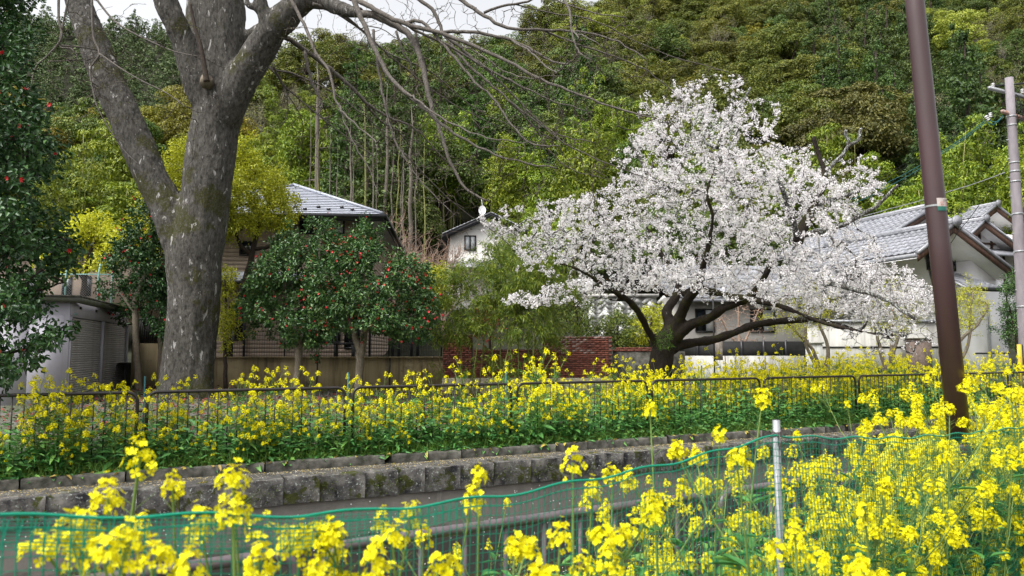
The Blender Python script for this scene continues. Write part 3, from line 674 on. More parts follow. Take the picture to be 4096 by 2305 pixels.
# ------------------------------------------------------------------ small white gabled house up the slope
f2 = Frame(P(1800, 1000, 44)*np.array([1,1,0]), .12)
h2 = thing('house', 'small white gabled house with grey tiled roof and satellite dish', 'house', P(1850,1150,44))
(xl, zl), (xa, za) = f2.px(1768, 938, -.5), f2.px(1965, 852, -.5); xr = 2*xa - xl
zw = zl - .1
(wl, _), = [f2.px(1800, 950, 0)]; wr = 2*xa - wl; zb = 3.0; k_ = (za-zl)/(xa-xl)
MB().prism([(wl,zb),(wr,zb),(wr,zl+k_*(wl-xl)-.25),(xa,za-.25),(wl,zl+k_*(wl-xl)-.25)], 0, 7, f2).build('wall', M['offwhite'], h2)
r2 = MB().prism([(xl,zl-.22),(xa,za-.22),(xr,zl-.22),(xr,zl),(xa,za),(xl,zl)], -.5, 7.5, f2).build('roof', M['darkmetal'], h2)
Ls = math.hypot(xa-xl, za-zl); nr = 14; tl = MB().box((0,0,0),(Ls/nr*.97,.3,.055)).mesh('roof_tile'); tl.materials.append(M['rooftile'])
for s in (1,-1):
    for k in range(nr):
        for m_ in range(3):
            q = k/nr; x = xl+(xa-xl)*q if s > 0 else xr-(xa-xl)*q; z = zl+(za-zl)*q
            o = link('roof_tile', tl, None, r2, loc=f2.w((x, -.55+m_*.31, z+.01)))
            o.rotation_euler = (0, -math.atan(k_) if s > 0 else math.pi+math.atan(k_), f2.a)
            if s < 0: o.scale = (1,1,-1)
w2 = window(h2, f2, 1857, 942, 1904, 1003, -.02, [M['curtain'], M['curtain']], .07)
(pa, pz), (pb2, _) = f2.px(1800, 1038, -.6), f2.px(2010, 1060, -.6)
MB().add(f2.w([[pa,-1.1,pz-.45],[pb2,-1.1,pz-.45],[pb2,0,pz],[pa,0,pz],[pa,-1.1,pz-.6],[pb2,-1.1,pz-.6],[pb2,0,pz-.2],[pa,0,pz-.2]]), BOXF[:, ::-1]).build('pent_roof', M['rooftile'], h2)
dd = thing('satellite_dish', 'white satellite dish on a thin mast at the gable peak', 'dish', P(1934,858,43.6))
c = P(1929, 841, 43.3); V = [c+np.array([0,.06,0])]
for ri, rr in enumerate((.14,.26)):
    for q in range(14): V.append(c + np.array([rr*math.cos(q*2*math.pi/14)*.85, .06-.35*rr*rr-.02*ri, rr*1.1*math.sin(q*2*math.pi/14)]))
Fq = [[1+q, 1+(q+1)%14, 15+(q+1)%14, 15+q] for q in range(14)]
MB().add(V, [[0,1+(q+1)%14,1+q] for q in range(14)], Fq).build('reflector', M['white'], dd, smooth=True)
MB().tube([P(1931,872,43.6), P(1931,835,43.5), P(1926,795,43.5)], .025, 6).build('mast', M['galv'], dd)
st_ = thing('garden_steps_rail', 'timber slatted railing left of the small white house', 'railing', P(1770,1120,42))
for k in range(5): a, b = P(1750+0*k,1062+k*11,42), P(1806,1058+k*11,42); MB().tube([a,b],.035,6).build('slat', M['trunkgrey'], st_)
for x in (1755, 1782, 1804): MB().tube([P(x,1050,42.05),P(x,1135,42.05)],.05,6).build('post', M['trunkgrey'], st_)

# ------------------------------------------------------------------ tiled roofs of the white houses on the right
def tile_mesh(w, l):
    n = 7; xs = np.linspace(0, w, n); wv = [-.018*math.sin(2*math.pi*q)+.01 for q in np.linspace(0,1,n)]
    V = []
    for y, dz in ((0,.03),(l*1.04,.0)):
        for x, z in zip(xs, wv): V.append([x, y, z+dz])
    for x, z in zip(xs, wv): V.append([x, 0, z-.005])
    q = [[i, i+1, n+i+1, n+i] for i in range(n-1)] + [[i+2*n, i+1+2*n, i+1, i] for i in range(n-1)]
    me = MB().add(V, q).mesh('roof_tile'); me.materials.append(M['rooftile']); me.polygons.foreach_set('use_smooth', np.ones(len(me.polygons), bool)); return me
from mathutils import Matrix
def tiled_slope(roof, fr, eave, ridge, y0, y1, tw=.30, tlen=.27):
    # slope from the eave (x, z) up to the ridge (x, z); runs from local y0 to y1
    ex, ez = eave; rx, rz = ridge; L = math.hypot(rx-ex, rz-ez); nr = max(2, int(round(L/tlen))); nc = max(2, int(round((y1-y0)/tw)))
    me = tile_mesh((y1-y0)/nc, L/nr); up = np.array([(rx-ex)/L, 0, (rz-ez)/L]); sgn = 1 if rx > ex else -1
    along = np.array([0,-sgn,0]); nrm = np.cross(along, up)
    R = np.stack([fr.M@along, fr.M@up, fr.M@nrm], 1)
    E = Matrix(R.tolist()).to_euler()
    for r in range(nr):
        for c in range(nc):
            y = y0 + (y1-y0)*(c/nc) if sgn < 0 else y1 - (y1-y0)*(c/nc)
            p = np.array([ex, y, ez]) + up*L*r/nr + nrm*.03
            o = link('roof_tile', me, None, roof, loc=fr.w(p)); o.rotation_euler = E
def gable_roof(parent, fr, left, apex, right, y0, y1, th=.16, barge=.26, tiles=True):
    poly = [left, apex, right, (right[0], right[1]-th), (apex[0], apex[1]-th), (left[0], left[1]-th)]
    r = MB().prism(poly[::-1], y0, y1, fr).build('roof', M['rooftile'], parent)
    for a, b in ((left, apex), (apex, right)):
        MB().prism([(a[0],a[1]-.06),(a[0],a[1]-barge),(b[0],b[1]-barge),(b[0],b[1]-.06)], y0-.05, y0-.002, fr).build('barge_board', M['wood'], r)
        MB().prism([(a[0],a[1]+.07),(a[0],a[1]-.055),(b[0],b[1]-.055),(b[0],b[1]+.07)], y0-.09, y0-.002+.08, fr).build('verge_tile', M['rooftile'], r)
        MB().prism([(a[0],a[1]-th-.01),(a[0],a[1]-th-.03),(b[0],b[1]-th-.03),(b[0],b[1]-th-.01)], y0+.02, y1-.02, fr).build('soffit', M['white'], r)
    if tiles: tiled_slope(r, fr, left, apex, y0+.1, y1)
    MB().tube(fr.w([[apex[0],y0-.12,apex[1]+.12],[apex[0],y1,apex[1]+.12]]), .11, 10).build('ridge_tile', M['rooftile'], r)
    MB().box((apex[0]-.1,y0-.05,apex[1]+.0),(apex[0]+.1,y1,apex[1]+.12),fr).build('ridge_course', M['rooftile'], r)
    V = [[apex[0]+.2*math.cos(q), 0, apex[1]+.1+.2*math.sin(q)] for q in np.linspace(0,2*math.pi,12)[:-1]]
    MB().prism([(v[0],v[2]) for v in V], y0-.2, y0-.121, fr).build('ridge_end_tile', M['rooftile'], r)
    return r
hA = .30
f3 = Frame(P(3813, 900, 26)*np.array([1,1,0]), hA)
h3 = thing('house', 'white plastered house with silver tiled gables and deep timber eaves', 'house', P(3900,1500,27))
ap = f3.px(3813, 898, 0); rt = f3.px(4062, 1092, 0); lf = f3.px(3668, 1012, 0)
r3 = gable_roof(h3, f3, lf, ap, rt, 0, 6.5, .16, .3)
wl, _ = f3.px(3880, 1000, .75); wr, _ = f3.px(4012, 1000, .75); sl_r = (ap[1]-rt[1])/(rt[0]-ap[0])
zat = lambda x: ap[1] - sl_r*(x-ap[0]) - .22
MB().prism([(wl,.4),(wr,.4),(wr,zat(wr)),(wl,zat(wl))], .75, 6.2, f3).build('wall', M['white'], h3)
wl2, _ = f3.px(3700, 1000, 1.5); sl_l = (ap[1]-lf[1])/(ap[0]-lf[0]); zal = lambda x: ap[1] - sl_l*(ap[0]-x) - .22
MB().prism([(wl2,.4),(wl-.001,.4),(wl-.001,zat(wl)),(ap[0],ap[1]-.22),(wl2,zal(wl2))], 1.5, 6.2, f3).build('wall', M['white'], h3)
MB().box((wl-.004,.735,1.55),(wr+.02,.749,1.6),f3).build('sill_band', M['blackframe'], h3)
w3 = window(h3, f3, 3705, 1003, 3838, 1084, 1.46, [M['glass']], .07, 1)
(a, zt), (b, zb2) = f3.px(3705, 1003, 1.36), f3.px(3838, 1084, 1.36)
for k in range(9): MB().box((a+(b-a)*k/8-.012,1.34,zb2),(a+(b-a)*k/8+.012,1.37,zt),f3).build('lattice_bar', M['blackframe'], w3)
for k in range(4): MB().box((a,1.371,zb2+(zt-zb2)*k/3-.012),(b,1.39,zb2+(zt-zb2)*k/3+.012),f3).build('lattice_bar', M['blackframe'], w3)
# pent roof on the gable wall
pe0, pe1 = f3.px(3790, 1096, .7), f3.px(3998, 1150, -.1)
f3r = Frame(f3.o, f3.a)
V = [[pe0[0],1.4,pe0[1]+.25],[pe1[0]-.9,.72,pe0[1]+.02],[pe1[0],-.1,pe1[1]],[pe0[0]-.1,-.1,pe1[1]]]
prf = MB().add(f3.w(V + [[v[0],v[1],v[2]-.12] for v in V]), BOXF[:, ::-1]).build('pent_roof', M['rooftile'], h3)
nn = 9
for k in range(nn):
    q0, q1 = k/nn, (k+1)/nn
    Vv = np.array(V); L0 = Vv[3]+(Vv[0]-Vv[3])*q0; R0 = Vv[2]+(Vv[1]-Vv[2])*q0; L1 = Vv[3]+(Vv[0]-Vv[3])*q1; R1 = Vv[2]+(Vv[1]-Vv[2])*q1
    for m_ in range(7):
        a, b = L0+(R0-L0)*m_/7, L0+(R0-L0)*(m_+.94)/7; c, d = L1+(R1-L1)*(m_+.94)/7, L1+(R1-L1)*m_/7
        u = np.array([0,0,1]); MB().add(f3.w([a+u*.05,b+u*.05,c+u*.015,d+u*.015,a,b]), [[0,1,2,3],[0,4,5,1]]).build('roof_tile', M['rooftile'], prf)
MB().box((pe0[0]-.1,-.16,pe1[1]-.16),(pe1[0]+.05,-.102,pe1[1]-.02),f3).build('gutter', M['blackframe'], prf)
(xd, _) = f3.px(3955, 1300, .7); MB().tube(f3.w([[xd,.68,.5],[xd,.68,3.4]]), .04, 8).build('downpipe', M['galv'], h3)
# upper wing behind
f3b = Frame(P(3725, 835, 29.5)*np.array([1,1,0]), hA)
ap = f3b.px(3728, 832, 0); lf = f3b.px(3545, 945, 0); rt = (ap[0]+2.4, ap[1]-2.4*(ap[1]-lf[1])/(ap[0]-lf[0]))
hb = thing('house', 'upper wing with steep tiled gable behind the brown pole', 'house', P(3700,1300,30.5))
gable_roof(hb, f3b, lf, ap, rt, 0, 7, .16, .28)
MB().prism([(lf[0]+.5,.5),(rt[0]-.5,.5),(rt[0]-.5,lf[1]-.1),(ap[0],ap[1]-.24),(lf[0]+.5,lf[1]-.1)], .6, 6.6, f3b).build('wall', M['white'], hb)
window(hb, f3b, 3560, 955, 3625, 1000, .56, [M['glass']], .06, 1)
# low tiled building behind the cherry crown
f3c = Frame(P(3100, 1150, 31)*np.array([1,1,0]), .1)
hc_ = thing('house', 'low pale house with long tiled roof behind the cherry tree', 'house', P(3100,1400,31.5))
(xa, z1), (xb, z0) = f3c.px(2690, 1125, 0), f3c.px(3560, 1200, 0)
rr = MB().add(f3c.w([[xa,0,z0],[xb,0,z0],[xb,3,z0+1.7],[xa,3,z0+1.7],[xa,0,z0-.14],[xb,0,z0-.14],[xb,3,z0+1.5],[xa,3,z0+1.5]]), BOXF[:, ::-1]).build('roof', M['rooftile'], hc_)
n_t = int((xb-xa)/.42); tme = tile_mesh((xb-xa)/n_t, 3.45/7); E = None
up = np.array([0,3,1.7]); up /= np.linalg.norm(up); al = np.array([1,0,0]); nm = np.cross(al, up); R = np.stack([f3c.M@al, f3c.M@up, f3c.M@nm], 1); E = Matrix(R.tolist()).to_euler()
for r in range(7):
    for c in range(n_t):
        o = link('roof_tile', tme, None, rr, loc=f3c.w(np.array([xa+(xb-xa)*c/n_t,0,z0])+up*3.45*r/7+nm*.03)); o.rotation_euler = E
MB().box((xa+.5,.7,1.0),(xb-.5,3,z0+.2),f3c).build('wall', M['soffit'], hc_)
for x0, x1 in ((2780,2860),(3000,3100),(3380,3470)): window(hc_, f3c, x0, 1235, x1, 1330, .66, [M['glass'],M['curtain']], .06)
# garden wall in front of the house on the right
gw = thing('garden_wall', 'white garden wall with dark coping behind the maples', 'wall', P(3300,1450,25.4))
a, b = P(3230,1300,25.4), P(3800,1450,25.4); MB().box((a[0],25.4,.4),(b[0],25.6,P(3230,1290,25.4)[2])).build('wall_face', M['greywall'], gw)
MB().box((a[0]-.05,25.33,P(3230,1290,25.4)[2]),(b[0],25.67,P(3230,1280,25.4)[2])).build('coping', M['rooftile'], gw)
MB().box((a[0],25.38,P(0,1392,25.4)[2]),(b[0],25.399,P(0,1386,25.4)[2])).build('base_line', M['blackframe'], gw)
# farther house at the picture's right edge
f4 = Frame(P(3960, 900, 40)*np.array([1,1,0]), .35)
h4 = thing('house', 'timber framed white house with stacked tiled gables behind the concrete pole', 'house', P(4000,1200,41))
ap = f4.px(3938, 882, 0); lf = f4.px(3872, 945, 0); rt = f4.px(4120, 1010, 0); rt = (rt[0], ap[1]-(rt[0]-ap[0])*.52)
gable_roof(h4, f4, lf, ap, rt, 0, 6, .2, .42)
f4b = Frame(f4.w((0,1.5,0)), .35); ap2 = f4b.px(3985, 822, 0); lf2 = f4b.px(3925, 868, 0); rt2 = (ap2[0]+3.4, ap2[1]-1.8)
gable_roof(h4, f4b, lf2, ap2, rt2, 0, 5, .2, .38)
wl, zt = f4.px(3915, 935, .8); wr = wl+5
MB().box((wl,.8,1.5),(wr,6,f4.px(3915,930,.8)[1]),f4).build('wall', M['white'], h4)
MB().prism([(lf[0]+.7,lf[1]-.1),(rt[0]-.5,lf[1]-.1),(ap[0],ap[1]-.3)], .85, 5, f4).build('gable_wall', M['white'], h4)
for k in range(4): MB().box((wl+k*.9-.06,.72,2),(wl+k*.9+.06,.799,f4.px(3915,930,.8)[1]+.1),f4).build('timber_post', M['wood'], h4)
MB().box((wl-.1,.70,f4.px(0+3915,970,.8)[1]-.1),(wr,.719,f4.px(3915,970,.8)[1]),f4).build('timber_beam', M['wood'], h4)
window(h4, f4, 3965, 935, 4010, 965, .74, [M['glass']], .08, 1)
(pa, pz), (pb2, _) = f4.px(3890, 985, 0), f4.px(4110, 1000, 0)
MB().add(f4.w([[pa,-.6,pz-.4],[pb2,-.6,pz-.4],[pb2,.8,pz+.1],[pa,.8,pz+.1],[pa,-.6,pz-.55],[pb2,-.6,pz-.55],[pb2,.8,pz-.1],[pa,.8,pz-.1]]), BOXF[:, ::-1]).build('pent_roof', M['rooftile'], h4)

# ------------------------------------------------------------------ poles
bp = thing('lamp_pole', 'tall brown painted steel lamp pole leaning slightly with a number plate', 'pole', (P(3840,1700,5.4)[0], 5.4, -.4))
def polep(y, x=None): return None
pb0, pb1 = P(3832, 1700, 5.4), P(3658, 0, 5.4)
dv = (pb1-pb0)/(pb1[2]-pb0[2]); pol = lambda z: pb0 + dv*(z-pb0[2])
R0 = 41*5.4/F
MB().tube([pol(1.05), pol(2.5), pol(4.2), pol(6.5)], [R0*1.01, R0*.96, R0*.88, R0*.8], 28).build('shaft', M['pole'], bp, smooth=True)
MB().tube([pol(-.4), pol(1.0), pol(1.03)], [R0*1.13, R0*1.12, R0*1.05], 28).build('base_sleeve', M['pole'], bp, smooth=True)
def on_pole(zc, ang0, ang1, z0, z1, rad, n=14):
    c = pol(zc); V = []
    for z in (z0, z1):
        c = pol(z)
        for q in np.linspace(ang0, ang1, n): V.append(c + np.array([rad*math.cos(q), rad*math.sin(q), 0]))
    return MB().add(V, [[i, i+1, n+i+1, n+i] for i in range(n-1)])
zp0, zp1 = P(3770, 850, 5.4)[2], P(3770, 800, 5.4)[2]; zm = P(3770, 833, 5.4)[2]; rr_ = R0*.95
M['platewhite'] = pm('aged white plate', (.5,.44,.42), (.28,.22,.17), 14, .6, lo=.45, hi=.75)
M['plategreen'] = pm('green plate band', (.02,.14,.11), (.03,.11,.09), 9, .5)
M['platered'] = pm('red lettering', (.5,.08,.05), (.4,.1,.07), 9, .6)
M['plategrey'] = pm('worn grey lettering', (.10,.10,.09), (.2,.18,.16), 30, .6)
a0, a1 = math.radians(-112), math.radians(-5)
pt = on_pole(0, a0, a1, zm, zp1, rr_+.004).build('number_plate', M['platewhite'], bp, smooth=True)
on_pole(0, a0, a1, zp0, zm-.001, rr_+.004).build('plate_band', M['plategreen'], bp, smooth=True)
on_pole(0, math.radians(-200), a0+.02, zm+.004, zm+.018, rr_+.003).build('plate_strap', M['galv'], bp, smooth=True)
def pole_text(txt, size, ang, z, mat, nm='plate_lettering'):
    cu = bpy.data.curves.new('t', 'FONT'); cu.body = txt; cu.size = size; cu.align_x = 'CENTER'; cu.resolution_u = 3
    o = bpy.data.objects.new('t', cu); COL.objects.link(o); dg = bpy.context.evaluated_depsgraph_get(); dg.update()
    me = bpy.data.meshes.new_from_object(o.evaluated_get(dg)); bpy.data.objects.remove(o)
    if len(me.vertices) == 0: return
    r = rr_ + .0056
    for v in me.vertices:
        q = ang + v.co.x/r; c = pol(z + v.co.y); v.co = Vector((c[0]+r*math.cos(q), c[1]+r*math.sin(q), z+v.co.y)) - Vector(bp['_w'])
    me.materials.clear(); link(nm, me, mat, bp)
pole_text('公園灯', .022, math.radians(-55), zp1-.026, M['plategrey'])
pole_text('公  25', .034, math.radians(-66), zm+.008, M['platered'])
pole_text('京都', .022, math.radians(-52), zp0+.006, M['platewhite'])

up_ = thing('utility_pole', 'grey concrete utility pole with crossarms, insulators and cable bands', 'pole', P(4108,1500,24))
u0, u1 = P(4106,1450,24), P(4036,312,24); ud = (u1-u0)/(u1[2]-u0[2]); upl = lambda z: u0+ud*(z-u0[2])
uz = lambda y: P(4060, y, 24)[2]
MB().tube([upl(z) for z in np.linspace(.3, u1[2], 8)], np.linspace(.20, .125, 8), 20).build('shaft', M['concretepole'], up_, smooth=True)
for y in (470, 505, 655, 690, 730, 860, 1010, 1230): 
    z = uz(y); r_ = .2+(.125-.2)*(z-.3)/(u1[2]-.3); MB().tube([upl(z), upl(z+.05)], r_+.012, 16).build('band', M['galv'], up_)
me = MB().tube([[-.22,0,0],[.22,0,0]], .012, 6).mesh('step_bolt'); me.materials.append(M['galv'])
for y in range(560, 1400, 75): link('step_bolt', me, None, up_, loc=upl(uz(y)))
def crossarm(xa, ya, xb, yb, mat, off):
    a, b = P(xa,ya,24), P(xb,yb,24.6); a[1] -= .2; d = (b-a)/np.linalg.norm(b-a); n_ = np.cross(d,[0,0,1.])
    V = []
    for p in (a,b):
        for s,t_ in ((-1,-1),(1,-1),(1,1),(-1,1)): V.append(p+n_*.045*s+np.array([0,0,.05*t_])+n_*off)
    ca = MB().add(V, [[0,1,2,3],[4,7,6,5],[0,4,5,1],[1,5,6,2],[2,6,7,3],[3,7,4,0]]).build('crossarm', mat, up_)
    return a, b, ca
ca = crossarm(3940, 360, 4110, 392, M['galv'], .0)
cb = crossarm(3992, 453, 4115, 482, M['rust'], .0)
def insulator(p, parent, tilt=0, s=1):
    m_ = MB()
    for k in range(3):
        z = p + np.array([tilt*k*.055*s,0,k*.055*s]); m_.tube([z, z+np.array([tilt*.02*s,0,.02*s]), z+np.array([tilt*.045*s,0,.045*s])], [.035*s,.065*s,.03*s], 10)
    return m_.build('insulator', M['porcelain'], parent, smooth=True)
for x, y in ((3972, 352), (4090, 375)): insulator(P(x, y, 23.9), up_)
insulator(P(3962, 470, 23.9), up_, 0); insulator(P(3955, 482, 23.8), up_, -.6)
def cable(name, label, pts, r, mat, sag=0.0, group=None):
    A = np.array(pts, float); out = []
    for a, b in zip(A[:-1], A[1:]):
        for q in np.linspace(0, 1, 14)[:-1]: out.append(a+(b-a)*q-np.array([0,0,sag*4*q*(1-q)]))
    out.append(A[-1]); o = MB().tube(out, r, 5).build(name, mat); tag(o, label, 'cable', group); return o
cable('power_cable', 'thick black twisted cable leaving the top crossarm to the right', [P(3972,345,23.9), P(4140,330,25)], .03, M['cable'])
for dy, m_, lb in ((0,'cablegreen','upper teal'),(9,'cablegreen','lower teal')):
    cable('service_wire', lb+' service wire from the utility pole down to the white house roof', [P(3955,470+dy,23.8), P(3765,608+dy,25), P(3560,725+dy*2,27), P(3400,800+dy*2,29)], .014, M[m_], .05)
for dy in (-14,-28): cable('service_wire', 'thin black wire strung from the utility pole behind the lamp pole', [P(3955,468+dy*.4,23.8), P(3765,590+dy,25), P(3480,760+dy,28)], .009, M['cable'], .06, 'thin black wires behind the lamp pole')
cable('guy_wire', 'striped guy wire passing behind the lamp pole below the plate', [P(4020,690,24), P(3800,765,25.5), P(3560,835,27.5), P(3380,880,29)], .014, M['galv'], .03)
cable('service_wire', 'long dark wire from the pole foot bands to the house gable', [P(4060,600,24), P(3930,800,24.6), P(3830,930,25.2), P(3790,985,25.6)], .012, M['cable'], .05)
for k, (x0,y0,x1,y1) in enumerate(((3956,480,4012,462),(3950,490,4006,470))):
    A, B = P(x0,y0,23.8), P(x1,y1,23.9); C = (A+B)/2-np.array([0,0,.28]); pts = [(1-q)**2*A+2*q*(1-q)*C+q*q*B for q in np.linspace(0,1,9)]
    MB().tube(pts,.016,5).build('jumper_wire', M['cablegreen'], up_)
A = P(4066, 400, 23.85)
for k in range(5):
    pts = [A+np.array([.12*k*q, 0, -1.0*q-.25*math.sin(q*6+k)]) for q in np.linspace(0,1,10)]; MB().tube(pts,.012,4).build('jumper_wire', M['cable'], up_)
yb = thing('marker_post', 'short yellow marker plate at the foot of the utility pole', 'marker', P(4085,1430,23.2)); a, b = P(4070,1378,23.2), P(4090,1450,23.2)
MB().box((a[0],23.2,.3),(b[0],23.24,a[2])).build('plate', M['yellowpaint'], yb); MB().box((b[0]+.01,23.2,.3),(b[0]+.05,23.24,a[2]-.01)).build('edge', M['plantfence'], yb)
sp = thing('sign_post', 'dark post with beige switch box in front of the concrete wall', 'post', P(2856,1500,20.5))
a, b = P(2851,1175,20.5), P(2862,1500,20.5); MB().box((a[0],20.5,.35),(b[0],20.58,a[2])).build('post', M['darkmetal'], sp)
a, b = P(2861,1365,20.45), P(2890,1441,20.45); MB().box((a[0]+.005,20.4,b[2]),(b[0],20.58,a[2])).build('switch_box', M['boxbeige'], sp)
MB().box((a[0]+.12,20.385,b[2]+.02),(b[0]-.012,20.399,a[2]-.2)).build('box_door', M['boxbeige'], sp)
# thin green garden stakes
for x, y in ((580, 1505), (1393, 1490), (2024, 1487), (2806,1462)):
    Yk = 13.2/(1-.5*(x-2048)/F)+.5; p = P(x, y, Yk); o = MB().tube([[p[0],Yk,0],[p[0],Yk,p[2]]], .012, 6).build('garden_stake', M['cablegreen']); tag(o, 'thin green garden stake standing behind the railing', 'stake', 'green stakes behind the railing')
# ------------------------------------------------------------------ foliage tools
def unit(v): return v / (np.linalg.norm(v, axis=-1, keepdims=True) + 1e-9)
def leaf_arrays(pos, axis, nrm, L, Wd, rich=False, fold=.25, curl=.15):
    pos = np.asarray(pos); n = len(pos); a = unit(axis); s = unit(np.cross(a, nrm)); m = np.cross(s, a)
    L = np.broadcast_to(np.asarray(L, float), (n,))[:, None]; Wd = np.broadcast_to(np.asarray(Wd, float), (n,))[:, None]
    if not rich:
        V = np.stack([pos, pos + a*L*.45 + s*Wd*.5 + m*Wd*fold, pos + a*L - m*L*curl, pos + a*L*.45 - s*Wd*.5 + m*Wd*fold], 1)
        b = np.arange(n)[:, None]*4
        return V.reshape(-1,3), b + np.array([[0,1,2,3]])
    V = np.stack([pos, pos+a*L*.3+s*Wd*.46+m*Wd*fold, pos+a*L*.7+s*Wd*.36+m*(Wd*fold-L*curl*.5), pos+a*L-m*L*curl,
                  pos+a*L*.7-s*Wd*.36+m*(Wd*fold-L*curl*.5), pos+a*L*.3-s*Wd*.46+m*Wd*fold], 1)
    b = np.arange(n)[:, None]*6
    return V.reshape(-1,3), np.concatenate([b+np.array([[0,1,2,3]]), b+np.array([[0,3,4,5]])])
def in_poly(x, y, poly):
    r = np.zeros(len(x), bool); n = len(poly)
    for i in range(n):
        x0,y0 = poly[i]; x1,y1 = poly[(i+1)%n]
        if y0 == y1: continue
        c = ((y0 > y) != (y1 > y)) & (x < (x1-x0)*(y-y0)/(y1-y0)+x0); r ^= c
    return r
def poly_points(poly, n, Y, D, rng, clumps=0, sig=45, wfun=None):
    """targets in the crown whose outline is poly; Y its distance, D its half depth"""
    poly = np.array(poly, float); lo, hi = poly.min(0), poly.max(0); xc, hw = (lo[0]+hi[0])/2, (hi[0]-lo[0])/2; yc, hh = (lo[1]+hi[1])/2, (hi[1]-lo[1])/2
    out = np.zeros((0,2))
    if clumps:
        cc = np.zeros((0,2))
        while len(cc) < clumps:
            q = lo+(hi-lo)*rng.random((clumps*3,2)); cc = np.concatenate([cc, q[in_poly(q[:,0],q[:,1],poly)]])
        cc = cc[:clumps]; cd = rng.uniform(-1,1,clumps)
    res = []
    while len(res) < n:
        m = n*2
        if clumps:
            k = rng.integers(0, clumps, m); q = cc[k] + rng.normal(0, sig, (m,2)); dep = np.clip(cd[k] + rng.normal(0,.22,m), -1, 1)
        else: q = lo+(hi-lo)*rng.random((m,2)); dep = rng.uniform(-1,1,m)
        ok = in_poly(q[:,0], q[:,1], poly)
        for (x,y), d in zip(q[ok], dep[ok]):
            w = math.sqrt(max(.12, 1-((x-xc)/hw)**2*.8-((y-yc)/hh)**2*.35)); res.append(P(x, y, Y + D*w*d))
    return np.array(res[:n])
def resample(pts, step):
    pts = np.asarray(pts, float); out = [pts[0]]
    for a, b in zip(pts[:-1], pts[1:]):
        m = max(1, int(np.linalg.norm(b-a)/step))
        for k in range(1, m+1): out.append(a+(b-a)*k/m)
    return np.array(out)
def smooth_path(pts, n=4):
    """Catmull-Rom through the points (any number of columns)"""
    p = np.asarray(pts, float); p = np.vstack([2*p[0]-p[1], p, 2*p[-1]-p[-2]]); out = []
    for i in range(1, len(p)-2):
        for q in np.arange(n)/n:
            out.append(.5*((2*p[i])+(-p[i-1]+p[i+1])*q+(2*p[i-1]-5*p[i]+4*p[i+1]-p[i+2])*q*q+(-p[i-1]+3*p[i]-3*p[i+1]+p[i+2])*q**3))
    out.append(p[-2]); return np.array(out)
def grow(limbs, targets, rng, seg=.3, wob=.12, sag=0.0, rtip=.004, pw=.45):
    nodes = np.concatenate([resample(l, .25) for l in limbs]); own = np.full(len(nodes), -1)
    d0 = np.min(np.linalg.norm(targets[:,None,:]-nodes[None,::2,:], axis=2), axis=1); order = np.argsort(d0)
    cap = len(nodes)+len(targets)*14; N = np.zeros((cap,3)); O = np.full(cap,-1); n = len(nodes); N[:n] = nodes; O[:n] = own
    tw, par = [], []
    for t in targets[order]:
        d = np.linalg.norm(N[:n]-t, axis=1); i = int(np.argmin(d)); L = d[i]
        if L < .05: continue
        m = int(min(12, max(2, math.ceil(L/seg)))); q = np.linspace(0,1,m+1)[:,None]
        bend = rng.normal(0, wob*L, 3); pts = N[i]+(t-N[i])*q + np.sin(q*math.pi)*bend + rng.normal(0, wob*.18*L/m**.5, (m+1,3))*(q>0)
        pts[:,2] -= sag*L*(q[:,0]**2)
        pts[0] = N[i]; k = len(tw); tw.append(pts); par.append(O[i])
        N[n:n+m] = pts[1:]; O[n:n+m] = k; n += m
    cnt = np.ones(len(tw))
    for k in range(len(tw)-1, -1, -1):
        if par[k] >= 0: cnt[par[k]] += cnt[k]
    return tw, [rtip*c**pw for c in cnt]
def twig_mesh(tw, r0, rtip, sides=4):
    mb = MB()
    for p, r in zip(tw, r0): mb.tube(p, np.linspace(max(r, rtip), rtip*.7, len(p)), sides if r < .02 else 6, False)
    return mb
def sites(tw, per_m, rng, start=.3, spread=.05):
    out, dirs = [], []
    for p in tw:
        L = np.linalg.norm(np.diff(p, axis=0), axis=1).sum(); m = rng.poisson(per_m*L*(1-start))
        if m == 0: continue
        q = start + (1-start)*rng.random(m); f = q*(len(p)-1); i = np.minimum(f.astype(int), len(p)-2); w = (f-i)[:,None]
        out.append(p[i]*(1-w)+p[i+1]*w); dirs.append(p[i+1]-p[i])
    o = np.concatenate(out); d = unit(np.concatenate(dirs)); return o + rng.normal(0, spread, o.shape), d
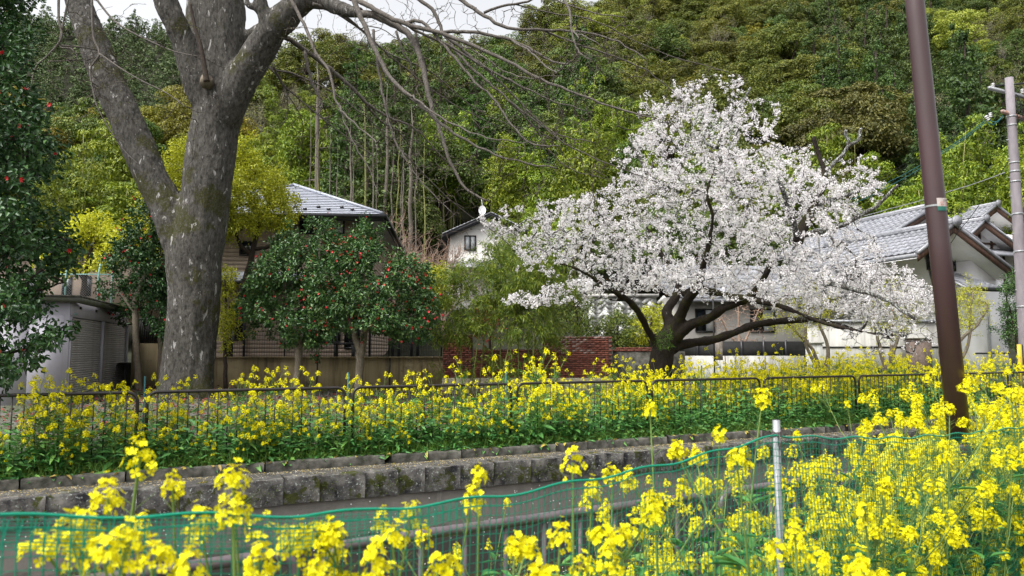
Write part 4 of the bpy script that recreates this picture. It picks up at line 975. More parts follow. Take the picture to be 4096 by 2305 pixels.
def organic(limbs, voxel, amp, freq, rng, smooth_it=4, ridge=0):
    """limbs: list of (points, radii) merged into one continuous skin"""
    mb = MB()
    for pts, rad in limbs:
        pr = smooth_path(np.c_[pts, rad], 5); mb.tube(pr[:,:3], np.maximum(pr[:,3], .01), 14)
    me = mb.mesh('skin'); o = bpy.data.objects.new('skin', me); COL.objects.link(o)
    m = o.modifiers.new('r', 'REMESH'); m.mode = 'VOXEL'; m.voxel_size = voxel
    s = o.modifiers.new('s', 'SMOOTH'); s.iterations = smooth_it; s.factor = .5
    dg = bpy.context.evaluated_depsgraph_get(); dg.update(); out = bpy.data.meshes.new_from_object(o.evaluated_get(dg))
    bpy.data.objects.remove(o)
    n = len(out.vertices); co = np.zeros(n*3, np.float32); out.vertices.foreach_get('co', co); co = co.reshape(-1,3)
    no = np.zeros(n*3, np.float32); out.vertices.foreach_get('normal', no); no = no.reshape(-1,3)
    d = np.zeros(n)
    for i in range(n):
        x, y, z = co[i].tolist()
        d[i] = amp*mnoise.noise((x*freq, y*freq, z*freq*.35)) + amp*.45*mnoise.noise((x*freq*3.3, y*freq*3.3, z*freq*1.1)) + amp*.3*mnoise.noise((x*freq*9, y*freq*9, z*freq*5))
        if ridge: d[i] += ridge*max(0, 1-(z-.4)/3.4)*math.sin(6*math.atan2(y-ridge_c[1], x-ridge_c[0]) + .6*z)
    co = co + no*d[:,None]; out.vertices.foreach_set('co', co.astype(np.float32).ravel()); out.update()
    return out
def shift(me, off):
    me.transform(Matrix.Translation(-Vector([float(v) for v in off]))); return me

# ------------------------------------------------------------------ zelkova in the foreground garden
rz = np.random.default_rng(21); ZY = 19.7; pxm = ZY/F
zb_ = P(745, 1590, ZY); ridge_c = P(760, 1400, ZY)
def L_(pts, Y=ZY): return (np.array([P(x, y, Y+(q[0] if q else 0)) for x, y, r, *q in pts]), np.array([r*pxm for x, y, r, *q in pts]))
zl = [L_([(738,1640,118),(742,1570,106),(748,1500,99),(763,1360,98),(780,1180,102),(778,1050,106),(795,954,103),(822,795,98),(840,636,97),(865,477,94),(882,330,104),(884,200,98),(880,0,98),(872,-200,88),(850,-700,60)]),
      L_([(765,1060,78),(705,915,74),(650,795,66),(572,636,65),(505,477,64),(430,318,63),(370,159,59),(310,0,50),(240,-200,44),(150,-600,30)]),
      L_([(850,440,68,-.1),(792,330,62,-.3),(745,200,50,-.5),(700,90,46,-.7),(663,0,43,-.8),(600,-200,38,-1),(520,-500,25,-1)]),
      L_([(830,250,45,.5),(790,130,44,1),(785,0,42,1.2),(780,-300,34,1.5)]),
      L_([(890,470,78,-.1),(965,320,66,-.4),(1040,200,60,-.6),(1090,120,58,-.8),(1150,60,55,-.9),(1200,8,50,-1),(1250,-12,42,-1.1),(1330,22,30,-1.3),(1400,45,25,-1.6),(1445,52,22,-1.8)]),
      L_([(965,170,34,.1),(1010,140,28,0),(1070,105,30,-.4),(1110,90,34,-.7)]),
      L_([(1085,150,32,-.8),(1060,80,28,-1),(1040,0,26,-1.1),(1020,-150,20,-1.3)]),
      L_([(1050,40,16,-1),(1010,30,14,-1.1),(985,5,13,-1.1),(1000,-40,10,-1.1)]),
      L_([(650,1610,26,-.3),(690,1555,34,-.25),(712,1470,40,-.2),(735,1330,40,-.1)]),
      L_([(842,1610,22,-.3),(818,1555,34,-.25),(808,1470,42,-.2),(805,1330,44,-.1)])]
zt = thing('zelkova_tree', 'huge grey barked tree with forked mossy trunk and bare drooping boughs', 'tree', zb_)
me = organic(zl, .058, .045, 2.2, rz, 2, .03); shift(me, zb_); link('trunk', me, M['bark_z'], zt, smooth=True)
c2 = lambda pts: [(1000+x/1.2587, y/1.2587, *r) for x, y, *r in pts]
bo = [([(555,66),(640,85),(760,145),(815,195),(870,330),(890,440),(920,560),(960,660),(1010,820),(1100,960),(1200,1012)], 21, -1.8, -3.5),
      ([(480,-20),(560,10),(650,60),(780,120),(960,165),(1150,240),(1300,310),(1480,410),(1600,450),(1888,560),(2050,600)], 15, -1.5, -5),
      ([(960,165),(1100,160),(1250,185),(1400,240),(1500,300),(1600,320),(1640,285),(1650,230)], 10, -2.4, -4),
      ([(160,170),(270,250),(380,330),(500,430),(600,530),(700,590),(830,650),(920,740),(1010,840)], 16, -.3, 2),
      ([(505,-30),(560,90),(620,230),(700,380),(800,480),(880,550),(1000,650),(1150,740),(1300,800),(1550,850)], 14, -2.5, -5),
      ([(190,-30),(270,120),(330,260),(400,370),(440,520),(500,600),(620,700),(640,740)], 9, -3, -5),
      ([(820,-30),(930,70),(980,180),(1100,330),(1180,400),(1300,500),(1420,600),(1560,680),(1740,720)], 11, -1, -2),
      ([(1020,-30),(1150,60),(1300,140),(1480,150),(1700,165),(1888,230),(2000,300)], 11, -2, -4),
      ([(110,320),(180,440),(300,540),(420,640),(560,740),(640,800)], 6, 0, 1),
      ([(620,150),(655,400),(680,520),(720,680),(800,830),(930,990),(1020,1070)], 8, -1, -2),
      ([(275,260),(310,400),(360,520),(355,560),(330,575)], 11, 0, -.5),
      ([(830,160),(880,330),(900,430),(950,560),(1000,640)], 7, -2, -1),
      ([(1570,-30),(1610,60),(1620,150),(1650,250),(1720,310)], 7, -4, -5),
      ([(320,20),(420,60),(560,150),(700,280),(800,360),(900,440),(1050,540),(1250,640)], 9, -1.5, 1),
      ([(430,50),(520,110),(600,200),(640,300),(700,430)], 7, -1.4, 0),
      ([(1180,60),(1330,20),(1500,-10),(1700,60),(1900,90)], 7, -3, -4),
      ([(100,340),(160,420),(190,520),(180,600),(150,640)], 6, .2, .4),
      ([(980,165),(1080,260),(1200,350),(1340,420),(1500,500),(1700,560)], 9, -2.2, -3),
      ([(740,160),(770,260),(810,330),(815,420)], 7, -1.6, -1.6),
      ([(60,300),(120,350),(240,380),(420,470),(560,570),(640,640),(700,700)], 7, .3, 2)]
limbs = []; mb_ = MB()
for pts, r, d0, d1 in bo:
    pp = c2(pts); n = len(pp); w = np.array([P(x, y, ZY + d0 + (d1-d0)*i/(n-1)) for i, (x, y) in enumerate(pp)])
    sp_ = smooth_path(w, 5) + rz.normal(0, .012, (5*(n-1)+1, 3)); limbs.append(sp_)
    MB().tube(sp_, np.linspace(r, max(2.2, r*.2), len(sp_))*pxm*.72, 8).build('bough', M['bough'], zt, smooth=True)
    for rep in range(1):
        i0 = int(rz.uniform(.15,.6)*len(sp_)); q = np.linspace(0,1,len(sp_)-i0)[:,None]; dv_ = np.array([rz.normal(.5,1.0), rz.normal(0,1.4), rz.normal(-.1,.7)])
        alt = sp_[i0:] + dv_*q**.8 + .1*np.sin(q*7+rep*2)*rz.normal(0,1,3); limbs.append(alt); MB().tube(alt, np.linspace(r*.42, max(1.5,r*.12), len(alt))*pxm*.8, 6).build('bough', M['bough'], zt, smooth=True)
c1 = lambda pts: [(x/1.2584, y/1.2584) for x, y in pts]
for pts, r, d0, d1 in [([(462,-20),(470,180),(500,270),(455,350),(470,460),(500,560),(610,740),(700,830)], 4.5, -2.5, -3),
                       ([(480,-10),(560,90),(640,150),(760,210),(880,260),(1000,285)], 4, -2.5, -3.5),
                       ([(500,270),(600,340),(700,400),(840,470),(940,540)], 3.4, -2.8, -3.5),
                       ([(295,-20),(296,100),(310,190),(240,280),(180,340),(150,460)], 5, -1.5, -2),
                       ([(345,-10),(320,110),(300,230),(360,245),(380,300),(240,310)], 3.5, -1.5, -2),
                       ([(310,230),(420,240),(470,250)], 4, -1.5, -1)]:
    pp = c1(pts); n = len(pp); w = np.array([P(x, y, ZY + d0 + (d1-d0)*i/(n-1)) for i, (x, y) in enumerate(pp)])
    sp_ = smooth_path(w, 5); limbs.append(sp_); MB().tube(sp_, np.linspace(r, 1.6, len(sp_))*pxm, 6).build('bough', M['bough'], zt, smooth=True)
tg = []
for l in limbs:
    k = max(16, int(len(l)*1.3))
    i = rz.integers(3, len(l), k); t_ = l[i] + rz.normal(0, .42, (k,3)) + np.c_[rz.normal(.35,.4,k), rz.normal(0,.4,k), -np.abs(rz.normal(.1,.3,k))]; tg.append(t_)
tg = np.concatenate(tg); tg = np.concatenate([tg, tg[rz.integers(0,len(tg),1500)] + rz.normal(0,.25,(1500,3))])
tw, r0 = grow(limbs, tg, rz, .18, .16, .08, .0055, .40)
twig_mesh(tw, r0, .0055, 3).build('twig', M['twig_z'], zt, 'stuff')
sp_, sd = sites(tw, 5, rz, .2, .01)
V, Fq = leaf_arrays(sp_, sd + rz.normal(0,.6,sp_.shape), rz.normal(0,1,sp_.shape), rz.uniform(.02,.04,len(sp_)), .018); MB().add(V, Fq).build('bud', M['bud'], zt, 'stuff')
p = [P(x/1.2584, y/1.2584, ZY-.95) for x, y in ((1040,412),(1036,380),(1022,300),(1006,220),(985,150),(965,60),(958,15))]
MB().tube(smooth_path(p,4), np.linspace(.085,.03,25), 8).build('dead_branch', M['bark_d'], zt, smooth=True)
MB().tube([P(828,335,ZY-.72), P(826,318,ZY-.86), P(826,312,ZY-.9)], [.19,.155,.14], 14).build('cut_collar', M['bark_p'], zt, smooth=True)

# ------------------------------------------------------------------ cherry tree in blossom
rc = np.random.default_rng(5); CY = 18.0; pxc = CY/F
cb0 = P(2640, 1520, CY)
c4 = lambda pts: [(2300+x/2.576, 1050+y/2.576, r/2.576/2, *q) for x, y, r, *q in pts]
c8 = lambda pts: [(2500+x/1.2083, 300+y/1.2083, r, *q) for x, y, r, *q in pts]
def C_(pts): return (np.array([P(x, y, CY+(q[0] if q else 0)) for x, y, r, *q in pts]), np.array([r*pxc for x, y, r, *q in pts]))
cl = [C_(c4([(820,1420,330),(850,1200,270),(885,1050,245),(905,900,225),(960,760,210),(1000,700,170)])),
      C_(c4([(880,880,110),(815,800,84,-.1),(740,680,76,-.3),(700,590,76,-.5),(620,470,72,-.8),(530,380,66,-1.1),(400,300,52,-1.5),(300,240,42,-1.8),(170,150,32,-2.1),(0,60,26,-2.4),(-160,10,18,-2.6)])),
      C_(c4([(530,385,40,-1.1),(430,395,26,-1.3),(330,375,24,-1.5),(250,372,22,-1.7),(120,440,18,-1.9),(0,460,15,-2.1),(-200,440,13,-2.3),(-480,450,9,-2.5)])),
      C_(c4([(950,760,140),(975,620,110,.1),(945,510,100,.2),(1010,400,92,.4),(1060,280,84,.6),(1050,150,70,.9),(960,20,60,1.2),(850,-150,50,1.6),(760,-330,36,1.9),(640,-480,28,2.2),(500,-620,20,2.4)])),
      C_(c4([(1000,740,150),(1080,560,120,-.2),(1150,400,104,-.5),(1250,260,90,-.8),(1300,120,76,-1.1),(1350,-60,62,-1.4),(1390,-250,52,-1.6),(1420,-480,40,-1.8),(1360,-720,30,-2),(1440,-980,22,-2),(1470,-1250,16,-2)])),
      C_(c4([(1010,780,160),(1200,640,112,-.3),(1390,570,96,-.7),(1500,490,90,-1),(1650,420,80,-1.3),(1780,370,72,-1.6),(1890,250,60,-1.9),(1980,100,50,-2.2),(2060,-60,40,-2.4)])),
      C_(c4([(1120,330,80,-.3),(1250,275,72,-.6),(1400,300,66,-1),(1600,345,62,-1.4),(1850,390,58,-1.8),(2040,425,54,-2.1),(2250,500,48,-2.4),(2450,585,42,-2.6),(2700,660,32,-2.9),(3000,720,24,-3.2),(3300,780,17,-3.4)])),
      C_(c4([(960,900,130),(1100,850,104,.1),(1200,832,98,.2),(1400,800,92,.4),(1600,740,88,.5),(1800,660,84,.7),(2000,620,78,.9),(2200,600,72,1),(2450,590,64,1.2),(2700,640,48,1.4),(3000,720,34,1.6),(3400,760,22,1.9)])),
      C_(c8([(830,815,22,-.4),(850,760,22,-.3),(880,700,20,-.2),(905,640,18,0),(950,560,14,.2),(965,470,12,.3),(940,400,10,.4),(910,300,8,.4)])),
      C_(c8([(860,775,12,-.3),(1000,740,11,-.8),(1100,700,9,-1.2),(1220,630,7,-1.5),(1320,530,5,-1.8)])),
      C_(c8([(905,640,11,0),(1000,600,9,.6),(1100,570,8,1),(1200,540,6,1.4)])),
      C_(c8([(830,770,13,-.5),(790,650,11,-.9),(760,560,9,-1.2),(740,510,7,-1.4)])),
      C_(c8([(965,470,8,.3),(1040,400,8,.5),(1080,340,7,.5),(1065,268,6,.5)])),
      C_(c8([(1080,340,8,.5),(1120,320,7,.5),(1140,258,6,.5)])),
      C_(c8([(560,560,12,1.8),(480,400,10,1.8),(470,280,9,1.6),(560,150,7,1.4),(610,60,5,1.3)])),
      C_(c8([(180,560,10,2),(90,440,8,2.2),(20,300,6,2.2)])),
      C_(c8([(1000,1010,9,-2.6),(1120,1040,8,-3),(1250,1080,6,-3.3),(1400,1180,5,-3.6)]))]
ct = thing('cherry_tree', 'spreading cherry tree in white blossom with dark mossy trunk', 'tree', cb0)
me = organic(cl[:9], .036, .028, 3.2, rc, 2); shift(me, cb0); link('trunk', me, M['bark_c'], ct, smooth=True)
for pts, rad in cl[9:]:
    pr = smooth_path(np.c_[pts, rad], 5); MB().tube(pr[:,:3] + rc.normal(0,.012,(len(pr),3)), np.maximum(pr[:,3],.008), 8).build('bough', M['twig_c'], ct, smooth=True)
D1 = [(2050,1080),(2060,930),(2200,810),(2400,740),(2650,650),(2900,580),(3150,610),(3400,740),(3450,900),(3620,1050),(3790,1170),(3820,1280),(3500,1310),(3200,1255),(2900,1200),(2600,1170),(2300,1140)]
D2 = [(2400,750),(2470,580),(2600,440),(2900,390),(3080,450),(3090,570),(3300,620),(3490,620),(3600,790),(3400,840),(3000,680)]
D3 = [(2510,450),(2560,350),(2800,290),(2950,300),(3140,380),(3150,470),(3000,520),(2620,520)]
D4 = [(2000,1222),(2060,1165),(2300,1125),(2500,1140),(2330,1205),(2110,1228)]
D5 = [(1840,890),(1870,855),(2120,800),(2250,800),(2150,960),(1950,960)]
tg = np.concatenate([poly_points(D1, 2150, CY, 3.2, rc, 230, 62), poly_points(D2, 430, CY, 2.4, rc, 60, 55), poly_points(D3, 100, CY-.5, 1.4, rc, 30, 40), poly_points([(2350,1010),(3000,1060),(3500,1060),(3780,1180),(3700,1290),(3100,1235),(2500,1165)], 420, CY-.6, 2.6, rc, 60, 50), poly_points(D4, 95, CY-1.9, .6, rc), poly_points(D5, 34, CY-1.5, .8, rc)])
# sparse drooping sprays at the lower right and ragged bits at the rim
tg2 = poly_points([(3100,1230),(3500,1250),(3780,1260),(3850,1330),(3650,1420),(3420,1420),(3250,1330)], 190, CY-2.2, .9, rc)
tw, r0 = grow([smooth_path(l[0], 4) for l in cl], tg, rc, .22, .14, .04, .0055, .44)
tw2, r02 = grow([smooth_path(cl[6][0],4), smooth_path(cl[7][0],4)], tg2, rc, .2, .12, .05, .004, .44)
twig_mesh(tw+tw2, list(r0)+list(r02), .0055, 3).build('twig', M['twig_c'], ct, 'stuff')
sa, sda = sites(tw, 18, rc, .22, .036); sb_, sdb = sites(tw2, 3.2, rc, .4, .03); sp_ = np.concatenate([sa, sb_])
tips = np.array([t_[-1] for t_ in tw]); sp_ = np.concatenate([sp_, tips])
nf = 9; n = len(sp_)
print('cherry clusters', n)
cR = rc.uniform(.024,.064,n)
dirs = unit(rc.normal(0,1,(n,nf,3))); pos = sp_[:,None,:] + dirs*cR[:,None,None]*rc.uniform(.75,1.1,(n,nf,1))
pos = pos.reshape(-1,3); nr = unit(dirs.reshape(-1,3) + rc.normal(0,.35,(n*nf,3))); u = unit(np.cross(nr, rc.normal(0,1,nr.shape))); v = np.cross(nr, u)
an = np.arange(5)*2*math.pi/5; R = rc.uniform(.013,.019,(n*nf,1,1))
V = pos[:,None,:] + R*(np.cos(an)[None,:,None]*u[:,None,:]+np.sin(an)[None,:,None]*v[:,None,:])
b = np.arange(n*nf)[:,None]*5
MB().add(V.reshape(-1,3), b+np.arange(5)[None,:]).build('blossom', M['blossom'], ct, 'stuff')
q = rc.choice(len(sa), 4200, replace=False); V, Fq = leaf_arrays(sa[q]+rc.normal(0,.05,(4200,3)), rc.normal(0,1,(4200,3)), rc.normal(0,1,(4200,3)), rc.uniform(.022,.042,4200), .017)
MB().add(V,Fq).build('young_leaf', M['youngleaf'], ct, 'stuff')
# ferny tuft on the trunk crotch
q = np.array([P(2300+x/2.576, 1050+y/2.576, CY-.42) for x, y in np.c_[rc.uniform(830,1000,260), rc.uniform(700,900,260)]])
V, Fq = leaf_arrays(q, np.c_[rc.normal(0,.5,260), rc.normal(-.6,.3,260), rc.normal(.1,.6,260)], rc.normal(0,1,(260,3)), rc.uniform(.08,.16,260), .012); MB().add(V,Fq).build('moss_fern', M['grass'], ct, 'stuff')

# ------------------------------------------------------------------ leafy garden trees from outlines
def leafy(name, label, cat, base, limbs, poly, Y, D, n_t, rng, lmat, lsize, lw, per_m, bark, clumps=40, sig=40, flowers=0, fmat=None, fsize=.04, rich=True, droop=.3, rtip=.004, twigmat=None, spread=.06, group=None, start=.15, upb=.6):
    t = thing(name, label, cat, base, group)
    pxy = Y/F; LL = [(np.array([P(x,y,Y+(q[0] if q else 0)) for x,y,r,*q in l]), np.array([r*pxy for x,y,r,*q in l])) for l in limbs]
    mb = MB()
    for pts, rad in LL: pr = smooth_path(np.c_[pts,rad],5); mb.tube(pr[:,:3]+rng.normal(0,.01,(len(pr),3)), np.maximum(pr[:,3],.006), 9)
    mb.build('trunk', bark, t, smooth=True)
    tg = poly_points(poly, n_t, Y, D, rng, clumps, sig); k_ = n_t//7; tg = np.concatenate([tg, tg[rng.integers(0, n_t, k_)] + rng.normal(0, .24, (k_,3))])
    tw, r0 = grow([smooth_path(l[0],4) for l in LL], tg, rng, .22, .14, .0, rtip, .45)
    twig_mesh(tw, r0, rtip, 3).build('branch', twigmat or bark, t, 'stuff')
    sp, sd = sites(tw, per_m, rng, start, spread); n = len(sp)
    cen = sp.mean(0); outw = unit(sp-cen)
    ax = unit(sd*.6 + outw*.5 + rng.normal(0,.7,(n,3)) + np.array([0,0,-droop])); nr = unit(rng.normal(0,.6,(n,3)) + np.array([0,0,upb]) + outw*.5)
    V, Fq = leaf_arrays(sp, ax, nr, lsize*rng.uniform(.65,1.2,n), lw*rng.uniform(.75,1.2,n), rich)
    MB().add(V,Fq).build('foliage', lmat, t, 'stuff'); print(name, 'leaves', n)
    if flowers:
        cand = np.where(sp[:,1] < np.quantile(sp[:,1], .55))[0]; q = rng.choice(cand, flowers, replace=False); c = sp[q] + outw[q]*.12 + np.array([0,-.11,.02])
        mb = MB()
        for p in c:
            ax_ = unit(rng.normal(0,.6,3)+np.array([0,-.6,-.1])); u = unit(np.cross(ax_, rng.normal(0,1,3))); v = np.cross(ax_, u); s = fsize*rng.uniform(.7,1.15)
            V = [p]; k = 6
            for ring, (rr, hh) in enumerate(((.55,.15),(1.0,.62))):
                for j in range(k): a = (j+.5*ring)*2*math.pi/k; V.append(p + s*(rr*(math.cos(a)*u+math.sin(a)*v) + hh*ax_))
            mb.add(V, [[0,1+(j+1)%k,1+j] for j in range(k)]+[[1+j,1+(j+1)%k,1+k+j] for j in range(k)])
        mb.build('blossom', fmat, t, 'stuff')
    return t
rg = np.random.default_rng(77)
leafy('camellia_tree', 'tall dark green camellia hanging over the garage side wall', 'tree', P(-120,1640,10.6),
      [[(-150,1900,60),(-130,1500,52),(-120,1000,46),(-80,500,36),(-60,0,26),(-60,-300,14)], [(-120,1300,16),(0,1220,9,.1),(120,1170,6,0),(260,1130,3,-.3)], [(-120,1100,16),(0,1010,9,.3),(160,950,6,0),(300,960,3,-.3)],
       [(-120,1450,14),(20,1420,8,.2),(140,1380,4,0)], [(-100,700,14),(40,640,8,.2),(170,620,4,-.2)]],
      [(-420,-350),(60,-350),(105,0),(150,130),(130,250),(185,450),(235,600),(245,680),(190,770),(130,840),(230,880),(330,900),(385,945),(370,985),(290,990),(300,1060),(220,1110),(170,1180),(165,1260),(260,1300),(335,1310),(300,1350),(190,1370),(120,1420),(180,1470),(130,1500),(60,1555),(-60,1560),(-420,1560)],
      10.6, 1.4, 2300, rg, M['camellia'], .092, .05, 95, M['bark_d'], 150, 48, 90, M['red'], .038, spread=.07)
leafy('camellia_tree', 'dark camellia with red flowers behind the big trunk on its garage side', 'tree', P(553,1590,21),
      [[(555,1600,14),(548,1400,13),(540,1250,12),(560,1150,10),(600,1050,8),(620,950,5)], [(540,1250,9),(490,1180,7),(450,1130,4)], [(640,1590,13,.6),(645,1400,12,.6),(640,1250,10,.6),(660,1100,8,.6),(640,1000,5,.6)]],
      [(385,1130),(430,1090),(410,1030),(470,960),(520,860),(560,800),(640,800),(720,880),(720,1430),(640,1350),(560,1280),(480,1270),(400,1200)],
      21, 1.0, 700, rg, M['camellia'], .095, .05, 110, M['bark_p'], 45, 35, 80, M['red'], .04, twigmat=M['bark_d'])
leafy('camellia_tree', 'camellia dotted with red flowers in front of the house windows', 'tree', P(1190,1560,20.5),
      [[(1188,1580,17),(1190,1500,15),(1195,1400,15),(1185,1300,12),(1150,1200,9),(1130,1050,6)], [(1195,1400,12),(1230,1300,10),(1260,1180,8),(1280,1000,6),(1290,920,4)], [(1190,1420,9),(1220,1340,8),(1235,1250,6)]],
      [(1090,930),(1160,900),(1260,870),(1340,890),(1400,950),(1440,1050),(1400,1180),(1380,1250),(1350,1330),(1290,1350),(1220,1400),(1120,1380),(1000,1330),(950,1240),(990,1120),(1020,1040),(1080,990)],
      20.5, 1.3, 900, rg, M['camellia2'], .10, .054, 105, M['bark_p'], 70, 36, 120, M['red'], .04, twigmat=M['bark_d'])
leafy('camellia_tree', 'broad camellia full of red flowers nearest the brick wall', 'tree', P(1435,1570,19.5),
      [[(1438,1600,18),(1435,1500,16),(1440,1440,17),(1420,1340,12),(1390,1270,8),(1370,1180,5)], [(1440,1440,13),(1460,1330,12),(1480,1230,9),(1450,1100,7),(1430,1000,4)], [(1460,1330,9),(1520,1240,7),(1600,1160,5)]],
      [(1230,1020),(1330,1010),(1400,930),(1440,880),(1500,900),(1540,980),(1580,1040),(1640,1000),(1700,1040),(1740,1120),(1760,1220),(1750,1320),(1690,1390),(1600,1370),(1540,1320),(1440,1310),(1340,1340),(1240,1200),(1210,1090)],
      19.5, 1.4, 1050, rg, M['camellia2'], .10, .054, 110, M['bark_p'], 85, 34, 240, M['red'], .04, twigmat=M['bark_d'])
leafy('evergreen_tree', 'yellow green small leaved tree between big trunk and slate roof', 'tree', P(900,1560,23),
      [[(872,1580,16),(905,1450,16),(930,1300,15),(965,1180,14),(1010,1020,11),(1030,930,9),(1060,850,6)], [(1010,1020,9),(960,980,8),(940,900,6)], [(1015,1000,9),(1090,980,7),(1150,900,5)], [(930,1300,8),(960,1190,7),(900,1130,4)]],
      [(560,820),(600,700),(700,560),(800,530),(930,480),(1000,560),(1040,650),(1120,700),(1160,740),(1200,820),(1195,900),(1130,960),(1080,930),(1000,960),(940,960),(860,1000),(700,1000),(600,930)],
      23, 1.5, 1100, rg, M['yg'], .095, .042, 190, M['bark_d'], 60, 38, spread=.09, rich=False)
leafy('evergreen_tree', 'yellow green small leaved tree left of the fork above the camellia', 'tree', P(690,1500,24),
      [[(700,1500,12),(690,1300,11),(670,1100,9),(650,950,6)], [(680,1150,7),(600,1000,5),(580,920,3)]],
      [(530,960),(540,850),(600,780),(660,700),(760,640),(780,900),(760,1100),(640,1120),(560,1060)],
      24, 1.2, 520, rg, M['yg'], .095, .042, 175, M['bark_d'], 40, 35, spread=.09, rich=False)
leafy('evergreen_tree', 'thin yellow leaved shrub against the lower house wall right of the trunk', 'tree', P(905,1500,21.6),
      [[(905,1560,9),(900,1400,7),(905,1250,5),(900,1120,3)]],
      [(870,1080),(930,1060),(975,1120),(960,1250),(930,1400),(880,1400),(860,1250)],
      21.6, .5, 200, rg, M['yg'], .075, .032, 110, M['bark_d'], 20, 30)
leafy('maple_tree', 'lime yellow maple behind the garage roof', 'tree', P(330,1250,28),
      [[(330,1300,12),(335,1150,11),(350,1050,9),(380,960,5)], [(335,1120,8),(280,1020,6),(240,960,3)], [(345,1080,7),(420,1020,5),(460,980,3)]],
      [(170,1080),(190,980),(240,900),(300,880),(370,850),(430,850),(470,920),(520,950),(500,1030),(440,1080),(330,1090),(240,1110)],
      28, 1.5, 620, rg, M['maple'], .12, .08, 80, M['bark_d'], 30, 22, rich=False, droop=.0, spread=.1, upb=1.4)
leafy('photinia_shrub', 'shrub with red new shoots behind the bamboo culms', 'shrub', P(1960,1400,23),
      [[(1960,1420,6),(1960,1330,5),(1965,1240,3)]], [(1890,1370),(1880,1280),(1920,1200),(1990,1190),(2020,1260),(2010,1370)],
      23, .5, 130, rg, M['photinia'], .09, .032, 30, M['bark_d'], 16, 20, rich=False)
for k, (poly, nm, lb, mm, n_) in enumerate([
    ([(2190,1340),(2180,1180),(2240,1130),(2330,1150),(2380,1230),(2420,1300),(2410,1345)], 'garden_shrub', 'feathery yellow green shrub behind the tall brick wall end', 'hedge', 260),
    ([(2400,1390),(2400,1290),(2460,1240),(2530,1270),(2560,1390)], 'garden_shrub', 'leafy green shrub right of the tall brick wall end', 'hedge', 200),
    ([(2520,1390),(2520,1290),(2580,1230),(2650,1220),(2690,1300),(2660,1390)], 'garden_shrub', 'olive green shrub behind the cherry trunk', 'yg', 200),
    ([(1700,1150),(1710,1080),(1760,1060),(1800,1090),(1800,1220),(1740,1250)], 'garden_shrub', 'pale lime shrub between red camellia and bamboo', 'maple', 130),
    ([(4012,1390),(4000,1240),(4020,1080),(4100,1050),(4140,1200),(4140,1390)], 'garden_shrub', 'dark hedge shrub between white house and utility pole', 'camellia2', 260)]):
    xm = np.mean([p[0] for p in poly]); ym = max(p[1] for p in poly); yt = min(p[1] for p in poly); Yk = 24 if k < 4 else 25.5
    leafy(nm, lb, 'shrub', P(xm, ym, Yk), [[(xm,ym+20,6),(xm,(ym+yt)/2,4),(xm+5,yt+30,2)], [(xm,ym,4),(xm-30,(ym+yt)/2,3)], [(xm,ym,4),(xm+30,(ym+yt)/2,3)]], poly, Yk, .8, n_, rg, M[mm], .085, .038, 130, M['bark_d'], 24, 22, rich=False, spread=.08)
for k, (poly, xb, yb_, lb) in enumerate([
    ([(3020,1300),(3060,1200),(3200,1110),(3330,1090),(3400,1150),(3380,1260),(3300,1300),(3240,1370),(3100,1340)], 3290, 1490, 'sparse lime maple with several stems under the cherry boughs'),
    ([(3450,1300),(3440,1180),(3520,1110),(3640,1120),(3700,1220),(3660,1330),(3560,1370)], 3560, 1490, 'sparse olive maple between cherry and lamp pole'),
    ([(3780,1300),(3800,1180),(3850,1120),(3920,1130),(3960,1200),(3950,1260),(3890,1310),(3840,1350)], 3800, 1480, 'sparse lime maple right of the lamp pole against the white wall')]):
    xm = np.mean([p[0] for p in poly]); yt = min(p[1] for p in poly)
    leafy('maple_tree', lb, 'tree', P(xb, yb_, 22.5), [[(xb-6,yb_+30,8),(xb-40,1400,7),(xm-70,1300,5),(xm-110,1230,3)], [(xb+4,yb_+20,8),(xb+20,1390,7),(xm+50,1280,5),(xm+80,1200,3)], [(xb,yb_+20,8),(xm,1380,6),(xm+5,1250,5),(xm+20,yt+40,3)]],
          poly, 22.5, 1.2, 240, rg, M['maple'] if k != 1 else M['yg'], .055, .032, 60, M['bark_p'], 40, 35, rich=False, droop=0, spread=.06, upb=1.2)
leafy('bare_shrub', 'leafless reddish brown shrub in front of the low pale house', 'shrub', P(2960,1400,27), [[(2960,1420,5),(2955,1300,4),(2950,1200,2)],[(2960,1400,5),(3010,1300,3),(3040,1230,2)],[(2960,1400,5),(2900,1310,3),(2880,1250,2)]],
      [(2850,1390),(2840,1280),(2900,1210),(2990,1180),(3060,1240),(3060,1390)], 27, .9, 420, rg, M['youngleaf'], .02, .012, 6, M['pinktwig'], 0, 30, rich=False, rtip=.005)

